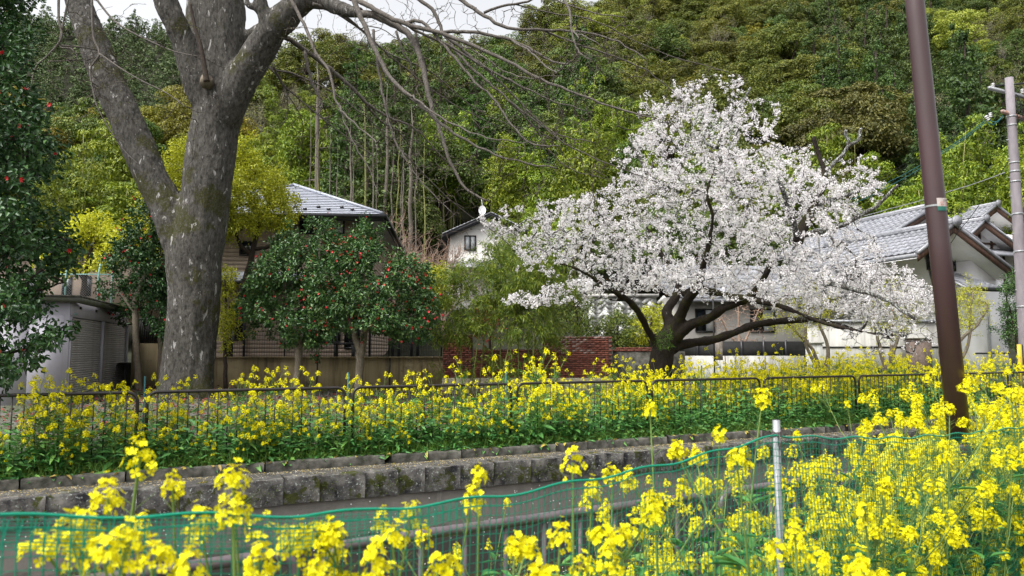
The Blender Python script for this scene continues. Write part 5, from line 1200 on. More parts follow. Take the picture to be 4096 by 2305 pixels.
# ------------------------------------------------------------------ garden bamboo in front of the brick wall
rbm = np.random.default_rng(9)
culms = [(1765,1520,1800,1090),(1815,1515,1840,1080),(1852,1512,1862,1050),(1880,1520,1920,1010),(1915,1515,1985,930),(1975,1520,2030,960),(1990,1520,2045,1010),(2006,1522,2028,870),(2012,1520,2075,1000),(2075,1518,2110,1000),(2110,1518,2118,930),(2122,1520,2165,1010),(2170,1512,2200,1020),(2232,1510,2235,1110)]
for k, (x0,y0,x1,y1) in enumerate(culms):
    Yk = 20.6 + rbm.uniform(-.5,.7); a, b = P(x0,y0+60,Yk), P(x1,y1,Yk+rbm.uniform(-.6,.4)); t = thing('bamboo', 'slender green bamboo culm with leafy top before the brick wall', 'bamboo', a, 'bamboo culms before the brick wall')
    n = 14; q = np.linspace(0,1,n)[:,None]; path = a+(b-a)*q+np.array([rbm.normal(0,.12),0,0])*np.sin(q*2.2); r = np.linspace(.019,.006,n)
    mb = MB().tube(path, r, 7)
    for i in range(1,n-1): mb.tube([path[i]-(b-a)*.001, path[i]+(b-a)*.001], [r[i]*1.25]*2, 7)
    mb.build('culm', M['culm'], t, smooth=True)
    tg = []
    for j in range(22):                                   # leafy tufts with gaps between them
        q = rbm.uniform(.0,1)**.8; i = int(n*.36 + q*(n-1-n*.36)); w = .42*(1-.3*q); c = path[i] + np.array([rbm.normal(0,w), rbm.normal(0,w*.7), rbm.uniform(-.1,.35)])
        if j < 2: c = path[2+j] + np.array([rbm.normal(0,.15), rbm.normal(0,.1), 0])
        for _ in range(9 if j >= 2 else 3): tg.append(c + rbm.normal(0,.13,3))
    tw, r0 = grow([path], np.array(tg), rbm, .2, .1, .15, .002, .3); twig_mesh(tw, r0, .002, 3).build('branchlet', M['culm'], t, 'stuff')
    sp, sd = sites(tw, 110, rbm, .45, .045); m = len(sp)
    V, Fq = leaf_arrays(sp, sd*.5+rbm.normal(0,.5,(m,3))+np.array([0,0,-.75]), rbm.normal(0,1,(m,3)), rbm.uniform(.11,.2,m), rbm.uniform(.018,.028,m)); MB().add(V,Fq).build('foliage', M['bamboo'], t, 'stuff')
# ------------------------------------------------------------------ hillside woods
def blob_crown(blobs, per, ls, lw, rng, up=.35, jit=.5, droop=.0, shell=(.8,1.05)):
    out = []
    for c, r in blobs:
        c = np.array(c); m = int(per*(.6+.6*rng.random())*(.45+2*np.mean(r))); d = unit(rng.normal(0,1,(m,3))); d[:,2] = np.where(d[:,2] < -.35, -d[:,2], d[:,2])
        p = c + d*np.array(r)*rng.uniform(*shell,(m,1)); nr = unit(d + rng.normal(0,jit,(m,3)) + np.array([0,0,up]))
        ax = unit(np.cross(nr, rng.normal(0,1,(m,3))) + d*.3 + np.array([0,0,-droop]))
        out.append((p-ax*ls*.5, ax, nr))
    p, a, n = (np.concatenate([o[i] for o in out]) for i in range(3)); m = len(p)
    return leaf_arrays(p, a, n, ls*rng.uniform(.6,1.25,m), lw*rng.uniform(.6,1.25,m), False, .12, .08)
VAR = {}
def oak(seed, wide=1.0, per=300, nb=56, ls=.056):
    r = np.random.default_rng(seed); bl = []
    for k in range(nb):
        d = unit(r.normal(0,1,3)); d[2] = abs(d[2])*1.0-.28
        c = np.array([d[0]*.80*wide, d[1]*.80*wide, 1.25+d[2]*.72]) * r.uniform(.72,1.16); R = r.uniform(.1,.34); bl.append((c, (R*r.uniform(.9,1.4),R*r.uniform(.9,1.4),R*r.uniform(.6,.9))))
    V, Fq = blob_crown(bl, per, ls, ls*.7, r, .5, .45)
    tr = MB().tube([[0,0,-.3],[.02,0,.4],[0,.03,1.0]], [.09,.07,.04], 7)
    for k in range(6):
        c = bl[k*3][0]; tr.tube([[.01,0,.45],[c[0]*.4,c[1]*.4,.8],list(c)], [.05,.035,.012], 5)
    return tr.mesh('trunk'), MB().add(V,Fq).mesh('crown')
def plume(seed, per=230):
    r = np.random.default_rng(seed); bl = []; tr = MB()
    for k in range(7):
        x, y = r.normal(0,.16,2); h = r.uniform(1.5,2.2); lean = r.normal(0,.16,2); pts = [[x+lean[0]*q*q, y+lean[1]*q*q, h*q] for q in np.linspace(0,1,7)]
        tr.tube(pts, np.linspace(.018,.006,7), 5)
        for q in np.linspace(.38,1,7):
            R = .30*(1.25-q*.75)*r.uniform(.75,1.2); bl.append(((x+lean[0]*q*q+r.normal(0,.1), y+lean[1]*q*q+r.normal(0,.1), h*q), (R,R,R*.72)))
    V, Fq = blob_crown(bl, per, .072, .022, r, .35, .5, .55, (.6,1.1)); return tr.mesh('culms'), MB().add(V,Fq).mesh('crown')
def cedar(seed, per=170, lk=1):
    r = np.random.default_rng(seed); bl = []
    for q in np.linspace(0,1,13):
        R = .62*(1-q)**.75+.05
        for k in range(max(1,int(7*(1-q)+1))):
            a = r.uniform(0,2*math.pi); bl.append(((R*.72*math.cos(a), R*.72*math.sin(a), .45+q*2.1+r.normal(0,.05)), (R*.42+.05,R*.42+.05,.14)))
    V, Fq = blob_crown(bl, per, .075*lk, .03*lk, r, .2, .6, .35, (.4,1.05)); return MB().tube([[0,0,-.3],[0,0,1.2],[0,0,2.5]], [.06,.045,.01], 7).mesh('trunk'), MB().add(V,Fq).mesh('crown')
def bare(seed, depth=5, leaves=0):
    r = np.random.default_rng(seed); mb = MB(); tips = []
    def br(p, d, L, rad, k):
        n = 4; pts = [p]
        for i in range(n): d = unit(d + r.normal(0,.12,3) + np.array([0,0,.04])); pts.append(pts[-1]+d*L/n)
        mb.tube(pts, np.linspace(rad, rad*.6, n+1), 5 if k > 2 else 3, False)
        if k == 0: tips.extend(pts[1:]); return
        for j in range(3 if k < depth else 4): 
            i = r.integers(2, n+1); nd = unit(d + r.normal(0,.55,3) + np.array([0,0,.12])); br(pts[i], nd, L*r.uniform(.6,.82), rad*.55, k-1)
    br(np.array([0,0,-.2]), np.array([0,0,1.]), .85, .05, depth)
    t = np.array(tips); m = len(t)*leaves
    cr = None
    if leaves:
        q = np.repeat(t, leaves, 0)+r.normal(0,.05,(m,3)); V, Fq = leaf_arrays(q, r.normal(0,1,(m,3)), r.normal(0,1,(m,3))+np.array([0,0,.5]), r.uniform(.03,.055,m), .03); cr = MB().add(V,Fq).mesh('crown')
    return mb.mesh('branches'), cr
KIND = {}
def reg(key, gens, tm, cm, name, label, group, cat='tree'):
    for a, b in gens:
        for q in (a, b):
            if q is not None and len(q.materials) == 0: q.materials.append(M['bark_d'])
    KIND[key] = (gens, name, label, group, cat, M[tm], M[cm] if cm else None)
oaks = [oak(s, w) for s, w in ((1,1),(2,1.15),(3,.8),(4,1.02),(5,.9),(6,1.25))]; plumes = [plume(s) for s in (11,12,13,14)]; ceds = [cedar(s) for s in (21,22,23)]
bares = [bare(s, 5, 1) for s in (31,32,33)]; bares0 = [bare(s, 5, 0) for s in (41,42)]
reg('oak', oaks, 'bark_d', 'oak', 'olive_oak', 'rounded olive green evergreen tree on the hillside', 'olive evergreen trees on the hillside')
reg('gold', oaks, 'bark_d', 'oakgold', 'golden_oak', 'rounded golden olive evergreen tree low on the left hillside', 'golden olive evergreen trees on the left hillside')
reg('dark', oaks, 'bark_d', 'oakdark', 'dark_oak', 'rounded dark green evergreen tree in the hillside wood', 'dark green evergreen trees on the hillside')
reg('brown', oaks, 'bark_d', 'oakbrown', 'bronze_oak', 'rounded bronze brown evergreen tree on the hillside above the cherry', 'bronze evergreen trees above the cherry')
reg('lime', oaks, 'bark_d', 'lime', 'lime_tree', 'fresh lime green tree standing out near the ridge', 'lime green trees near the ridge')
reg('bamboo', plumes, 'culm', 'hillbamboo', 'bamboo_clump', 'bright yellow green bamboo plumes at the foot of the wooded hill', 'bamboo clumps at the foot of the hill', 'bamboo')
reg('cedar', ceds, 'bark_d', 'cedar', 'cedar_tree', 'dark conical conifer in the hillside wood', 'dark conifers on the hillside')
reg('bud', bares, 'greytwig', 'greybud', 'budding_tree', 'pale grey budding tree with see through crown on the hillside', 'pale budding trees on the hillside')
reg('bare', bares0, 'pinktwig', None, 'bare_tree', 'leafless pinkish grey tree beside the beige house roof', 'leafless pinkish trees beside the beige house')
def plant(key, loc, s, rot, sz=1.0, rng=RNG):
    L, name, label, group, cat, m1, m2 = KIND[key]; a, b = L[rng.integers(len(L))]
    t = thing(name, label, cat, loc, group); t.scale = (s, s, s*sz); t.rotation_euler = (0,0,rot)
    for nm, me, mt in (('trunk', a, m1), ('crown', b, m2)):
        if me is None: continue
        o = bpy.data.objects.new('culm_cluster' if (nm == 'trunk' and key == 'bamboo') else nm, me); COL.objects.link(o); o.parent = t
        o.material_slots[0].link = 'OBJECT'; o.material_slots[0].material = mt
    return t
def pick(x, y, r):
    w = r.random()
    if x < 960:
        if y > 640 + 40*math.sin(x*.01): return 'bamboo' if w < .82 else 'dark'
        if y > 500: return 'dark' if w < .6 else 'gold'
        return 'gold' if w < .68 else ('oak' if w < .85 else 'dark')
    if x < 1330:
        if y > 330: return 'bamboo' if w < .8 else 'bud'
        return 'bud' if w < .4 else ('oak' if w < .7 else 'dark')
    if x < 1720:
        if y > 560: return 'cedar' if w < .8 else 'dark'
        if y > 300: return 'cedar' if w < .6 else 'dark'
        return 'dark' if w < .45 else ('bud' if w < .65 else 'oak')
    if x < 2480:
        if y > 500: return 'bamboo' if w < .86 else 'dark'
        if y > 300: return 'dark' if w < .5 else ('cedar' if w < .75 else 'bamboo')
        if y < 150 and x > 1900: return 'lime' if w < .25 else ('bud' if w < .35 else 'oak')
        return 'oak' if w < .5 else ('dark' if w < .85 else 'bud')
    if x < 3250:
        if y > 470: return 'bamboo' if w < .45 else ('dark' if w < .8 else 'oak')
        if y < 130 and x < 2900: return 'lime' if w < .12 else ('bud' if w < .35 else 'oak')
        return 'oak' if w < .66 else ('gold' if w < .72 else ('bud' if w < .8 else 'dark'))
    if x < 3720:
        if y > 640: return 'bamboo'
        if y > 330: return 'brown' if x < 3480 else 'cedar'
        return 'cedar' if w < .42 else ('dark' if w < .62 else ('bud' if w < .78 else 'oak'))
    if y > 470: return 'bamboo' if w < .9 else 'cedar'
    if y > 150: return 'bud' if w < .45 else ('cedar' if w < .7 else 'oak')
    return 'oak' if w < .4 else ('bud' if w < .62 else ('dark' if w < .9 else 'lime'))
rh = np.random.default_rng(123); cnt = {}
Y = 43.0; row = 0
while Y < 172:
    sp = np.interp(Y, [43, 60, 90, 140], [3.3, 4.0, 4.8, 5.6]); X = -.78*Y + (row % 2)*sp*.5
    while X < .80*Y:
        x_, y_ = X+rh.normal(0,.9), Y+rh.normal(0,.8); X += sp
        g = float(zup(np.array(x_), np.array(y_)))
        if y_ > 60 and Hridge(x_)+1.5 < g - 3.0: continue
        if g > Hridge(x_)+3.2 : continue
        px, py = proj([x_, y_, g+7.6])
        if px < -140 or px > 4240 or py < -420: continue
        if 1690 < px < 2080 and y_ < 53 and py > 600: continue            # keep the small white house clear
        if 2250 < px < 2680 and y_ < 45: continue
        if 1240 < px < 1720 and y_ < 47: continue                        # open edge with bare trunks
        if px > 3500 and y_ < 46 and py > 780: continue
        k = pick(px, py, rh); cnt[k] = cnt.get(k, 0)+1
        base = {'oak':3.1,'gold':2.9,'dark':3.0,'brown':4.1,'lime':3.2,'bamboo':3.6,'cedar':4.0,'bud':3.2}[k]*rh.uniform(.8,1.22)*np.interp(Y,[43,120],[.95,1.1])
        plant(k, (x_, y_, g-.4), base, rh.uniform(0,6.28), rh.uniform(.82,1.3), rh)
    Y += sp*.82; row += 1
print('hill trees', cnt)
# leafless pinkish trees and pale trunks at the wood's dark edge
for x, y, Yk, s in ((1480,1060,39,3.4),(1560,1080,38,3.6),(1640,1090,38.5,3.4),(1720,1080,39,3.1),(1600,1040,40,3.9),(1530,1030,39.5,3.5),(1690,1060,40.5,3.6),(1770,1080,40,2.8),(1580,1060,37,3.2)):
    p = P(x, y, Yk); g = float(zup(np.array(p[0]), np.array(Yk))); plant('bare', (p[0], Yk, g-.2), s*.86, rh.uniform(0,6.28), 1.0, rh)
pt = [(1240,1000,500,.07),(1270,980,560,.06),(1395,980,540,.10),(1465,960,470,.09),(1490,1020,560,.07),(1530,1040,380,.15),(1560,1040,560,.06),(1585,1040,540,.07),(1612,1060,600,.06),(1640,1090,480,.17),(1665,1060,600,.06),(1345,960,620,.05),(1310,960,560,.06),(1415,960,600,.05),(1700,1000,620,.06),(1270,960,300,.24),(1508,1030,600,.05),(1596,1030,620,.05)]
for x, y0, y1, r_ in pt:
    Yk = 45 + rh.uniform(-1.2,2.2); a, b = P(x, y0, Yk), P(x+rh.normal(4,9), y1-60, Yk+.3); g = float(zup(np.array(a[0]), np.array(Yk))); a[2] = g-.3
    big = r_ > .12
    t = thing('forest_trunk', 'pale straight trunk rising in the dark gap of the wood behind the slate roof' if not big else 'stout pale trunk in the dark gap of the wood behind the slate roof', 'tree', a, 'pale slim trunks in the dark gap' if not big else 'stout pale trunks in the dark gap')
    n = 9; q = np.linspace(0,1,n)[:,None]; path = a+(b-a)*q+rh.normal(0,.05,(n,3))
    mb = MB().tube(path, np.r_[np.linspace(r_,r_*.55,n-2), r_*.3, r_*.06], 8)
    for j in range(6): i = rh.integers(4,n-1); mb.tube([path[i], path[i]+np.array([rh.normal(0,.5),rh.normal(0,.3),rh.uniform(.0,.5)])], [r_*.25,.008], 4)
    mb.build('trunk', M['trunkgrey'] if big or rh.random() < .6 else M['culm'], t, smooth=True)
# far wooded ridge: one mass of crowns
def merged(meshes, items, name, mat):
    src = []
    for me in meshes:
        n = len(me.vertices); co = np.zeros(n*3, np.float32); me.vertices.foreach_get('co', co); m = len(me.polygons); li = np.zeros(m*4, np.int32); me.loops.foreach_get('vertex_index', li); src.append((co.reshape(-1,3), li.reshape(-1,4)))
    mb = MB()
    for k, loc, s, rot in items:
        co, li = src[k]; c, q = math.cos(rot), math.sin(rot); R = np.array([[c,-q,0],[q,c,0],[0,0,1]]); mb.add(co@R.T*s+np.array(loc), li)
    o = mb.build(name, mat, None, 'stuff'); return o
small = [oak(s, 1, 46, 16, .14)[1] for s in (51,52,53)] + [cedar(s, 30, 2)[1] for s in (54,55)]
it = []
for Yk in np.arange(105, 275, 6.2):
    for Xk in np.arange(-.80*Yk, -.14*Yk, 5.8):
        x_, y_ = Xk+rh.normal(0,1.5), Yk+rh.normal(0,1.5); px, py = proj([x_, y_, float(zfar(x_,y_))+5])
        if px < -40 or px > 1300 or py > 400: continue
        it.append((rh.integers(0,5), (x_, y_, float(zfar(x_, y_))-2.5), rh.uniform(3.6,5.4), rh.uniform(0,6.28)))
o = merged(small, it, 'far_forest', M['farleaf']); tag(o, 'dark wooded far ridge behind the big trunk', 'forest')
# thicket that closes the foot of the wood
it = []
for k in range(110):
    x_ = rh.uniform(-46, 60); y_ = rh.uniform(47, 60); px, py = proj([x_, y_, 8])
    if 1690 < px < 2080 and y_ < 53: continue
    it.append((rh.integers(0,3), (x_, y_, float(zup(np.array(x_), np.array(y_)))-1.4), rh.uniform(1.4,2.2), rh.uniform(0,6.28)))
o = merged(small, it, 'undergrowth', M['oakdark']); tag(o, 'low dark undergrowth along the foot of the wood', 'undergrowth')
# ------------------------------------------------------------------ rapeseed plants
def head_mesh(rng, n=30, R=.038, H=.075, ps=.0135, lite=False):
    """one flower head: four-petalled florets over a dome, buds in the middle"""
    mb = MB(); k = np.arange(n); q = (k+.5)/n; phi = k*2.39996 + rng.normal(0,.3,n)
    rad = R*np.sqrt(np.minimum(q*1.6,1)); z = H*(.5-q) + rng.normal(0,.006,n)
    pos = np.c_[rad*np.cos(phi), rad*np.sin(phi), z] + rng.normal(0,.005,(n,3)); nr = unit(np.c_[np.cos(phi)*(.3+q), np.sin(phi)*(.3+q), .9-q*.7] + rng.normal(0,.3,(n,3)))
    u = unit(np.cross(nr, rng.normal(0,1,(n,3)))); v = np.cross(nr,u); s = ps*rng.uniform(.75,1.2,n)
    if lite:
        S = s[:,None]; V = np.stack([pos-u*S, pos-v*S*.9, pos+u*S, pos+v*S*.9], 1) + nr[:,None,:]*S[:,None,:]*np.array([.25,0,.25,0])[None,:,None]; b = np.arange(n)[:,None]*4
        return mb.add(V.reshape(-1,3), b+np.array([[0,1,2,3]]))
    for a in range(4):
        d = math.cos(a*math.pi/2)*u + math.sin(a*math.pi/2)*v; e = np.cross(nr, d); S = s[:,None]
        V = np.stack([pos, pos+d*S*.75+e*S*.5+nr*S*.30, pos+d*S*1.12+nr*S*.22, pos+d*S*.75-e*S*.5+nr*S*.30], 1); b = np.arange(n)[:,None]*4
        mb.add(V.reshape(-1,3), b+np.array([[0,1,2,3]]))
    return mb
def rape(seed, h, nb=6, bushy=1.0, near=False, lite=False):
    r = np.random.default_rng(seed); stem = MB(); fol = MB(); heads = []
    lean = r.normal(0,.06,2); main = [np.array([lean[0]*q*q*h, lean[1]*q*q*h, h*q]) for q in np.linspace(0,1,9)]; stem.tube(main[::2] if lite else main, np.linspace(.0075,.003,5 if lite else 9), 3 if lite else 5, False)
    ends = [(main[-1], unit(main[-1]-main[-2]))]
    for k in range(nb):
        q = r.uniform(.22,.85); i = min(7,int(q*8)); p = main[i]; a = r.uniform(0,2*math.pi); L = h*r.uniform(.22,.42)*bushy; d = np.array([math.cos(a)*.62, math.sin(a)*.62, .75])
        pts = [p + d*L*t + np.array([0,0,.16*L*t*t]) + r.normal(0,.006,3) for t in np.linspace(0,1,6)]; stem.tube(pts[::5] if lite else pts, np.linspace(.0042,.0022,2 if lite else 6), 3 if lite else 4, False); ends.append((pts[-1], unit(pts[-1]-pts[-2])))
        if r.random() < .55:
            p2 = pts[3]; a2 = a+r.normal(0,1); d2 = np.array([math.cos(a2)*.5, math.sin(a2)*.5, .8]); L2 = L*.5; pp = [p2+d2*L2*t for t in np.linspace(0,1,4)]; stem.tube(pp, np.linspace(.003,.002,4), 4, False); ends.append((pp[-1], d2))
    for e, d in ends:
        n = int(r.integers(16,34)); n = int(n*.8) if lite else (int(n*1.6) if near else n); hd = head_mesh(r, n, r.uniform(.02,.034) if near else r.uniform(.024,.040), r.uniform(.04,.085), .0135 if lite else (.0098 if near else .0125), lite); V = [v + e for v in hd.V]; hd.V = V; heads.append((hd, e))
        for k in range(0 if lite else int(r.integers(7,13))):        # seed pods below the head
            q = r.uniform(.03,.2); a = r.uniform(0,6.28); p = e-d*q; o = np.array([math.cos(a),math.sin(a),.75])*r.uniform(.03,.055); stem.tube([p, p+o*.35, p+o], [.0009,.0011,.0006], 3, False)
    # leaves: big lobed ones low, clasping lance ones up the stem
    nl = int(r.integers(7,11)); q = r.uniform(.02,.35,nl)*h; a = r.uniform(0,6.28,nl); pos = np.c_[0*q,0*q,q]; ax = np.c_[np.cos(a),np.sin(a),r.uniform(-.35,.5,nl)]
    V, Fq = leaf_arrays(pos, ax, np.c_[-np.cos(a)*.3,-np.sin(a)*.3,np.ones(nl)]+r.normal(0,.25,(nl,3)), r.uniform(.13,.24,nl), r.uniform(.07,.115,nl), True, .12, .3); fol.add(V,Fq)
    nl = int(r.integers(24,36)); i = r.integers(1,7,nl); pos = np.array(main)[i] + r.normal(0,.03,(nl,3)); a = r.uniform(0,6.28,nl); ax = np.c_[np.cos(a),np.sin(a),r.uniform(.1,.7,nl)]
    V, Fq = leaf_arrays(pos, ax, np.c_[-np.cos(a)*.4,-np.sin(a)*.4,np.ones(nl)], r.uniform(.06,.15,nl), r.uniform(.022,.05,nl), True, .15, .2); fol.add(V,Fq)
    sm, fm = stem.mesh('stem'), fol.mesh('foliage'); sm.materials.append(M['stem']); fm.materials.append(M['rapeleaf'])
    allh = MB()
    for hd, e in heads:
        for k_, f_ in hd.F.items():
            allh.add(np.concatenate(hd.V), np.concatenate(f_))
    bm_ = allh.mesh('blossom'); bm_.materials.append(M['petal'])
    hm = []
    if near:
        for hd, e in heads: m_ = hd.mesh('flower_head', e); m_.materials.append(M['petal']); hm.append((m_, e))
    return sm, fm, bm_, hm
rr = np.random.default_rng(314)
far_v = [rape(100+k, h, nb, 1.0) for k, (h, nb) in enumerate([(1.0,7),(1.12,8),(.85,7),(1.2,6),(.7,6),(.95,8),(1.05,9)])]
lite_v = [rape(100+k, h, nb, 1.0, False, True) for k, (h, nb) in enumerate([(1.0,7),(1.12,8),(.85,7),(1.2,6),(.7,6),(.95,8),(1.05,9)])]
near_v = [rape(200+k, h, nb, .9, True) for k, (h, nb) in enumerate([(1.5,7),(1.65,6),(1.4,8),(1.75,5),(1.3,6),(1.58,8)])]
front_v = [rape(300+k, h, nb, .8, True) for k, (h, nb) in enumerate([(1.5,3),(1.65,2),(1.4,4),(1.75,2),(1.3,3),(1.58,4)])]
def set_plant(v, loc, s, rot, tilt, label, group, single_heads=False):
    sm, fm, bm_, hm = v; t = thing('rapeseed_plant', label, 'plant', loc, group); t.scale = (s,)*3; t.rotation_euler = (tilt[0], tilt[1], rot)
    for nm, me in (('stem',sm),('foliage',fm)):
        o = bpy.data.objects.new(nm, me); COL.objects.link(o); o.parent = t
        if nm == 'foliage': o['kind'] = 'stuff'
    if single_heads:
        for me, e in hm: o = bpy.data.objects.new('flower_head', me); COL.objects.link(o); o.parent = t; o.location = e; o['kind'] = 'stuff'
    else:
        o = bpy.data.objects.new('blossom', bm_); COL.objects.link(o); o.parent = t; o['kind'] = 'stuff'
    return t
FAR = []
# along the railing: X, offset from the railing (negative = canal side)
def dens(X): return np.interp(X, [-8,-5,-2,0,3,6,12], [20,20,19,17,16,15,15])
X = -7.6
while X < 12:
    for _ in range(rr.poisson(dens(X)*.42)):
        off = rr.choice([rr.uniform(-.28,-.03), rr.uniform(.03,1.2)], p=[.5,.5])
        if X > 2.2: off = rr.uniform(-.25, 1.8)
        x_ = X+rr.uniform(0,.4); p = fx(x_, off, .03 if off < .6 else float(zlow(*(fx(x_,off)[:2]))))
        s = rr.uniform(.7,1.12) if off > 0 or rr.random() < .5 else rr.uniform(.45,.85)
        if rr.random() < .05: s *= 1.3
        FAR.append((p, s))
    X += .4
for _ in range(240):        # dense field on the right, up to the white house
    x_ = rr.uniform(5.5, 19); p = fx(x_, rr.uniform(1.2, np.interp(x_,[5.5,10,19],[2.2,4.6,8.0]))); p[2] = zlow(p[0], p[1]); FAR.append((p, rr.uniform(.9,1.3)))
for _ in range(60):         # loose plants round the cherry trunk
    x_ = rr.uniform(-.2, 5.5); p = fx(x_, rr.uniform(.8, 2.6)); p[2] = zlow(p[0], p[1]); FAR.append((p, rr.uniform(.85,1.25)))
NEAR = []
for _ in range(5000):
    if len(NEAR) >= 205: break
    x_ = rr.uniform(-.2, 6.6); y_ = rr.uniform(2.2, 8.6)
    if y_ > 4.5+.6*x_-.05 or y_ < 2.35+.70*x_ : continue
    u = x_/y_
    if u > .78 or (u < .42 and rr.random() < .62+(.28 if u < .12 else 0)): continue
    NEAR.append((np.array([x_,y_,-.4]), rr.uniform(.76,.98)*np.interp(u,[-.1,.3,.5,.7],[.78,.86,1.04,1.12])))
# plants on the camera's side of the net, placed by the heads the photo shows there
FRONT = [(690,1945,2.0,3),(430,1980,1.9,1),(560,1830,2.1,4),(930,1910,2.0,0),(930,2040,1.75,2),(270,2110,1.7,5),(500,2180,1.6,2),(620,2230,1.6,0),(800,2090,1.9,1),(1330,2130,1.9,5),(1200,2160,1.9,2),(1570,2150,1.95,0),(1920,1900,2.5,3),(1890,1990,2.4,1),(2290,1850,2.6,4),(2370,1960,2.6,2),(2450,1900,2.8,0),(2240,2140,2.2,1),(2060,2180,2.1,5),(2600,1640,3.2,3),(1500,2240,1.8,2),(1750,2290,1.9,4),(1040,2240,1.7,1),(2480,2150,2.4,0),(2330,2270,2.2,2),(2880,1740,3.0,3),(3050,1590,3.6,1),(2700,1800,3.0,5),(3180,2120,2.4,2),(3460,2060,2.6,4),(3270,2230,2.3,0),(2150,2290,2.0,5),(760,2290,1.6,4),(1270,2290,1.7,3)]
allp = [(np.hypot(p[0],p[1]-0), 'far', p, s) for p, s in FAR]
allp.sort(key=lambda a: a[0]); 
n_ind = 300 - 0
vis = []
for d, k, p, s in allp:
    px, py = proj(p+np.array([0,0,.8]))
    if -60 < px < 4160: vis.append((d,k,p,s))
lab_far = 'yellow rapeseed plant growing by the far railing above the canal wall'
stuff = []
for i, (d,k,p,s) in enumerate(vis):
    v = rr.integers(len(far_v)); tl = rr.normal(0,.07,2); ro = rr.uniform(0,6.28)
    if i < 300-len(NEAR)-len(FRONT): set_plant(far_v[v], p, s, ro, tl, lab_far, 'rapeseed plants by the far railing')
    else: stuff.append((v, p, s, ro))
for p, s in NEAR:
    v = rr.integers(len(near_v)); set_plant(near_v[v], p, s, rr.uniform(0,6.28), rr.normal(0,.07,2), 'tall yellow rapeseed plant on the near bank between net and railing', 'rapeseed plants behind the net', False)
for x, y, Yk, v in FRONT:
    c = P(x, y, Yk); hv = front_v[v]; top = max(e[2] for _, e in hv[3]); s = (c[2]+.4)/top
    # stand the plant so that its tallest head sits where the photo shows one
    ro = rr.uniform(0,6.28); e = max((e for _, e in hv[3]), key=lambda q: q[2])*s; ca, sa_ = math.cos(ro), math.sin(ro)
    set_plant(hv, (c[0]-(ca*e[0]-sa_*e[1]), c[1]-(sa_*e[0]+ca*e[1]), -.4), s, ro, (0,0), 'yellow rapeseed plant on the camera side of the green net', 'rapeseed plants before the net', True)
print('plants', len(vis), len(NEAR), len(FRONT))
def merged_inst(name, idx, mat, label):
    src = []
    for v in lite_v:
        me = v[idx]; n = len(me.vertices); co = np.zeros(n*3,np.float32); me.vertices.foreach_get('co',co); l = len(me.loops); li = np.zeros(l,np.int32); me.loops.foreach_get('vertex_index',li)
        lt = np.zeros(len(me.polygons),np.int32); me.polygons.foreach_get('loop_total',lt); src.append((co.reshape(-1,3),li.reshape(-1,4)))
    mb = MB()
    for v, p, s, ro in stuff:
        co, li = src[v]; c, q = math.cos(ro), math.sin(ro); mb.add(co@np.array([[c,-q,0],[q,c,0],[0,0,1]]).T*s+p, li)
    return mb
if stuff:
    root = thing('rapeseed_field', 'dense yellow rapeseed field in front of the white house', 'flowers'); root['kind'] = 'stuff'
    for nm, idx, mt in (('stem',0,'stem'),('foliage',1,'rapeleaf'),('blossom',2,'petal')): merged_inst(nm, idx, M[mt], '').build(nm, M[mt], root, 'stuff')
# mid-height leaves that fill the row of plants
n = 19000; xs = rr.uniform(-7.8, 12, n); off = np.where(rr.random(n)<.45, rr.uniform(-.3,.0,n), rr.uniform(0,1.2,n)); pos = np.array([xs,13.2+.5*xs,np.zeros(n)]).T+off[:,None]*CN; pos[:,2] = .05+np.minimum(np.abs(rr.normal(0,.33,n)),.8); a = rr.uniform(0,6.28,n)
V, Fq = leaf_arrays(pos, np.c_[np.cos(a),np.sin(a),rr.uniform(-.4,.7,n)], np.c_[rr.normal(0,.5,n),rr.normal(-.3,.5,n),np.ones(n)], rr.uniform(.05,.15,n), rr.uniform(.02,.06,n), True, .12, .25)
o = MB().add(V,Fq).build('leaf_mass', M['rapeleaf'], None, 'stuff'); tag(o, 'green leaves filling the rapeseed row on both sides of the far railing', 'leaves')
# big drooping leaves and weeds at the kerb
n = 5200; xs = rr.uniform(-7.6, 11, n); off = rr.uniform(-.34, .5, n); pos = np.array([fx(a, b, .05) for a, b in zip(xs, off)]); pos[:,2] += np.abs(rr.normal(0,.22,n))*np.clip(.45+off*1.5,0,1)
a = rr.uniform(0,6.28,n); V, Fq = leaf_arrays(pos, np.c_[np.cos(a)-.1,np.sin(a)-.45,rr.uniform(-.5,.5,n)], np.c_[rr.normal(0,.4,n),rr.normal(-.4,.4,n),np.ones(n)], rr.uniform(.07,.2,n), rr.uniform(.035,.09,n), True, .1, .35)
o = MB().add(V,Fq).build('leaf_fringe', M['rapeleaf'], None, 'stuff'); tag(o, 'broad green leaves spilling over the kerb at the railing foot', 'leaves')
n = 120; xs = rr.uniform(-7.6, 11, n); pos = np.array([fx(q, rr.uniform(-.42,-.2), .07) for q in xs]); a = rr.uniform(0,6.28,n)
V, Fq = leaf_arrays(pos, np.c_[np.cos(a),np.sin(a)-.5,rr.uniform(-.5,.2,n)], np.c_[rr.normal(0,.4,(n,2)),np.ones(n)], rr.uniform(.06,.15,n), rr.uniform(.04,.07,n), True, .1, .35)
o = MB().add(V,Fq).build('yellowed_leaves', M['oldleaf'], None, 'stuff'); tag(o, 'yellowed old leaves drooping on the kerb', 'leaves')
n = 30000; xs = rr.uniform(-8, 13, n); off = np.abs(rr.normal(0,.5,n))-.3; pos = np.array([xs, 13.2+.5*xs, np.full(n,.02)]).T + off[:,None]*CN; pos[:,2] = np.maximum(.02, zlow(pos[:,0],pos[:,1]))
